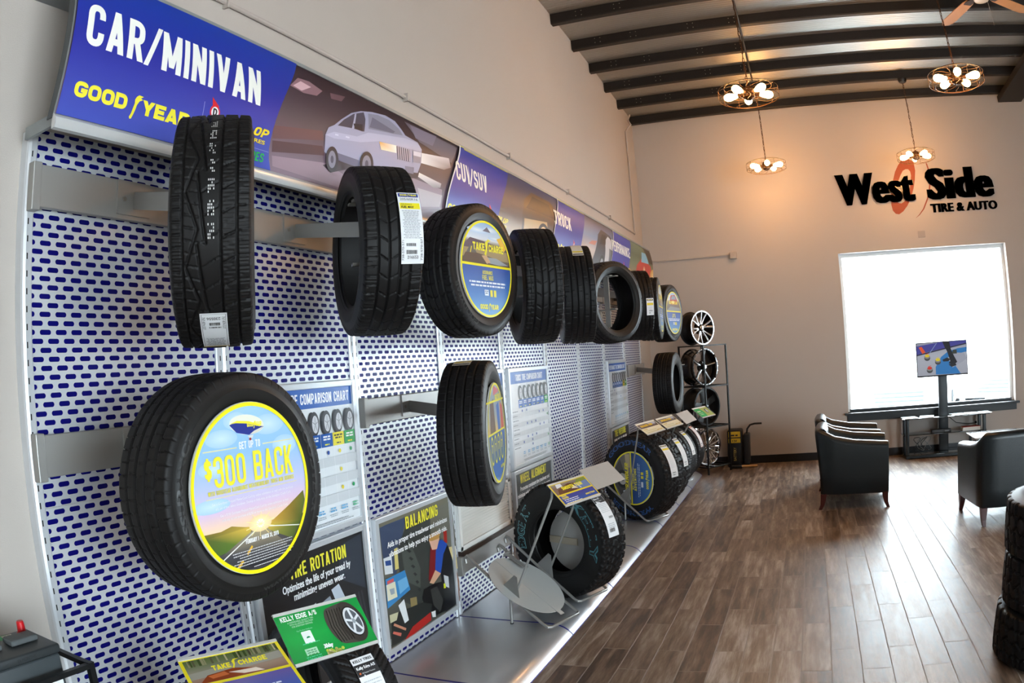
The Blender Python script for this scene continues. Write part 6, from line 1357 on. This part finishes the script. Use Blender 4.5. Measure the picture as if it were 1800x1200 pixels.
p = Print(lambda u, v, l: Vector((u, YF-.0015-l, v))); p.strip([zz(*q) for q in O_]+[zz(*O_[0])], [zz(*q) for q in I_]+[zz(*I_[0])], '#96401f')
o1 = [(1020, 120), (1040, 180), (1050, 250), (1046, 320), (1030, 400), (1000, 480), (970, 525), (940, 557)]; i1 = [(1030, 120), (1052, 180), (1062, 250), (1056, 325), (1040, 405), (1010, 482), (976, 528), (942, 556)]
p.strip([zz(*q) for q in o1], [zz(*q) for q in i1], '#8e4430'); p.build('ring_graphic', INKM, t)

# cage lamps on chains
GOLD = mat('aged_brass_wire', '#4a3018', .45, metal=.5); CHN = mat('dark_bronze_chain', '#4a2f1c', .45, metal=.6)
BULB = mat('glowing_bulb', (1.0, .62, .22), .3, emit=40.0)
def pendant(label, x, y, z, spin, first=None):
    t = thing('cage_lamp', label, 'pendant lamp', (x, y, z), spin, 'five bulb cage lamps'); zc = roof_z(y)-z
    R = .257
    b = MB()
    for r, h in ((R, .04), (R, -.04), (R*.80, .062), (R*.80, -.062)): b.tube([(r*math.cos(a), r*math.sin(a), h) for a in np.linspace(0, 2*PI, 41)[:-1]], .0026, 6, closed=True)
    for k in range(10):
        a = 2*PI*k/10; L = []
        for s in np.linspace(0, 1, 9):
            r = .05+(R-.05)*s; aa = a+.35*math.sin(s*PI); L.append((r*math.cos(aa), r*math.sin(aa), .055+.012*math.sin(s*PI)-.015*s))
        b.tube(L, .0016, 5); b.tube([(p[0], p[1], -p[2]) for p in L], .0016, 5); b.tube([(R*math.cos(a), R*math.sin(a), .04), (R*1.01*math.cos(a), R*1.01*math.sin(a), 0), (R*math.cos(a), R*math.sin(a), -.04)], .002, 5)
    b.build('wire_cage', GOLD, t, smooth=True)
    b = MB(); b.lathe([(.0, .075), (.012, .075), (.02, .06), (.045, .05), (.052, .02), (.052, -.03), (.03, -.05), (.008, -.058), (0, -.058)], 'z', n=24)
    b.build('hub', CHN, t, smooth=True, angle=.6)
    for k in range(5):
        a = 2*PI*k/5+.3; c, s = math.cos(a), math.sin(a)
        so = MB(); so.cyl((.045*c, .045*s, 0), (.095*c, .095*s, 0), .017, 12); so = so.build('bulb_socket', CHN, t, smooth=True, angle=.6)
        bb = MB(); bb.lathe([(.0, .222), (.012, .221), (.024, .213), (.033, .195), (.034, .172), (.027, .135), (.017, .105), (.014, .0955)], 'x', n=16); bb.xf(Matrix.Rotation(a, 4, 'Z')); bb.build('light_bulb', BULB, t, smooth=True)
    b = MB(); n = int(zc/.045)
    for i in range(n):
        zz_ = .075+(zc-.075)*(i+.5)/n; hh = (zc-.075)/n*.62; ax = (1, 0) if i % 2 else (0, 1)
        b.tube([(ax[0]*.009*math.cos(u), ax[1]*.009*math.cos(u), zz_+hh*math.sin(u)) for u in np.linspace(0, 2*PI, 9)[:-1]], .0028, 5, closed=True)
    b.tube([(.006*math.sin(i*.9), .006*math.cos(i*.9), .075+(zc-.075)*i/30) for i in range(31)], .0028, 5)
    b.build('chain', CHN, t, smooth=True)
    b = MB(); b.lathe([(0, zc-.06), (.02, zc-.06), (.05, zc-.045), (.065, zc-.01), (.065, zc-.001), (0, zc-.001)], 'z', n=24); b.build('canopy', mat('black_canopy', '#120e0c', .4), t, smooth=True, angle=.6)
    l = bpy.data.lights.new('lamp_light', 'POINT'); l.energy = 52.0; l.color = (1.0, .46, .16); l.shadow_soft_size = .13
    lo = bpy.data.objects.new('lamp_light', l); COL.objects.link(lo); lo.parent = t; lo.location = (0, 0, 0)
    return t
pendant('large looking cage lamp nearest the sign wall, upper of the left pair', *at(1316, 165, 'y', 4.885), .1)
pendant('lower looking cage lamp of the left pair, hanging before the far wall', *at(1347, 292, 'y', 8.235), .75)
pendant('cage lamp at the upper right beside the girder', *at(1681, 138, 'y', 4.885), .5)
pendant('cage lamp hanging just above the West Side lettering', *at(1610, 274, 'y', 8.235), 1.2)
b = MB(); t = thing('ceiling_conduit', 'straight dark conduit under the purlins leading to the far left lamp', 'conduit', (1.80, 6.5, 4.95)); b.tube([(1.81, y, roof_z(y)-.014) for y in np.linspace(1.0, 7.80, 12)], .012, 8); b.build('pipe', PUR, t, world=True, smooth=True)
# ceiling fan at the top right
t = thing('ceiling_fan', 'ceiling fan with tan blades at the top right corner', 'fan', (4.235, 5.235, 4.60))
FT = mat('fan_blade_tan', '#c08a58', .45, noise=.15, nscale=6); FB = mat('fan_motor_bronze', '#3a2a20', .35, metal=.5); FW = mat('fan_light_glass', '#b8b4ae', .2)
b = MB(); b.lathe([(0, .0), (.05, .0), (.11, .03), (.13, .07), (.12, .12), (.05, .15), (.018, .16), (.018, .36), (.06, .38), (.065, roof_z(5.235)-4.60-.002), (0, roof_z(5.235)-4.60-.002)], 'z', n=32); b.build('motor', FB, t, smooth=True, angle=.6)
b = MB(); b.lathe([(0, -.045), (.045, -.042), (.075, -.03), (.085, -.001), (0, -.001)], 'z', n=24); b.build('light_kit', FW, t, smooth=True, angle=.6)
for k in range(5):
    a = math.radians(107+72*k); M_ = Matrix.Rotation(a, 4, 'Z')
    ir = MB(); ir.loft([[(r, s*w_, .045+dz) for s, dz in ((-1, 0), (1, 0), (1, .005), (-1, .005))] for r, w_ in ((.10, .03), (.16, .022), (.22, .05), (.28, .04))], cap=True); ir.xf(M_); io = ir.build('blade_iron', FB, t)
    bl = MB(); L = [(.20, .045), (.26, .062), (.45, .07), (.66, .074), (.74, .068), (.80, .04), (.815, .0)]; poly = [(r, w_) for r, w_ in L]+[(r, -w_) for r, w_ in L[::-1][1:]]
    bl.prism(poly, .0505, .0575, 'z'); bl.xf(Matrix.Rotation(a, 4, 'Z') @ Matrix.Rotation(0, 4, 'X')); bl.build('fan_blade', FT, t)
MB().tube([(.05, -.03, -.02), (.052, -.03, -.30)], .0016, 5).build('pull_chain', FW, t)

# cars parked outside, washed out by daylight
CARW = mat('white_car_paint', '#f2f4f5', .3, coat=.5); CARG = mat('car_glass', '#8a979e', .6, spec=.1); TYR = mat('car_tire', '#3a3c3e', .8, spec=.1); TAIL = mat('tail_light', '#b82434', .6, spec=.1); CHP = mat('car_trim', '#5c6468', .6, spec=.1); RIMW = mat('car_rim', '#6a7074', .6, spec=.1)
def car(label, loc, rz, prof, glass, wheels, wid, name='car', extra=None):
    t = thing(name, label, 'car', loc, rz, 'cars parked outside the window')
    b = MB(); n = len(prof); rows = [(-wid/2, .0), (-wid/2+.06, .05), (wid/2-.06, .05), (wid/2, .0)]
    L = [[(x, y, z+(d if z > .9 else 0)) for x, z in prof] for y, d in ((-wid/2, -.02), (-wid/2+.08, 0), (wid/2-.08, 0), (wid/2, -.02))]
    b.loft(L, cap=True); b.build('body', CARW, t, angle=.5)
    b = MB()
    for s in (-1, 1): b.prism(glass, s*(wid/2+.002), s*(wid/2+.006), 'y')
    b.build('side_glass', CARG, t)
    for x in wheels:
        for s in (-1, 1):
            w_ = MB(); w_.cyl((x, s*(wid/2+.02), .34), (x, s*(wid/2-.2), .34), .34, 32); wo = w_.build('wheel', TYR, t, angle=.6); r = MB(); r.cyl((x, s*(wid/2+.021), .34), (x, s*(wid/2+.03), .34), .21, 24); r.build('wheel_rim', RIMW, wo, angle=.6)
    if extra: extra(t)
    return t
suv = [(-2.3, .35), (-2.35, .75), (-2.25, 1.05), (-2.05, 1.70), (-1.6, 1.76), (.2, 1.74), (.85, 1.18), (1.9, 1.05), (2.2, .85), (2.25, .4)]
sg = [(-1.95, 1.15), (-1.85, 1.62), (.1, 1.62), (.62, 1.17)]
def ex1(t):
    for s in (-1, 1):
        MB().rbox(-2.36, s*.72-.12, .85, -2.30, s*.72+.12, 1.02, .02).build('tail_light', TAIL, t); MB().rbox(2.18, s*.66-.16, .68, 2.25, s*.66+.16, .82, .02).build('headlight', CARG, t)
    b = MB()
    for i in range(4): b.box(2.23, -.45, .50+.07*i, 2.265, .45, .525+.07*i)
    b.build('grille', CHP, t)
    MB().prism([(.35, 1.55), (.78, 1.22), (.80, 1.25), (.37, 1.58)], -.75, .75, 'y').build('windshield', CARG, t)
car('washed out white suv behind the tv, nose toward the window', (4.35, 14.0, -.1), math.radians(-105), suv, sg, (-1.4, 1.4), 1.85, extra=ex1)
car('washed out white car at the left of the window with a pink tail light', (2.55, 15.6, -.1), math.radians(78), suv, sg, (-1.4, 1.4), 1.8, extra=ex1)
car('washed out white car at the right of the window', (7.3, 15.0, -.1), math.radians(-125), suv, sg, (-1.4, 1.4), 1.85, extra=ex1)
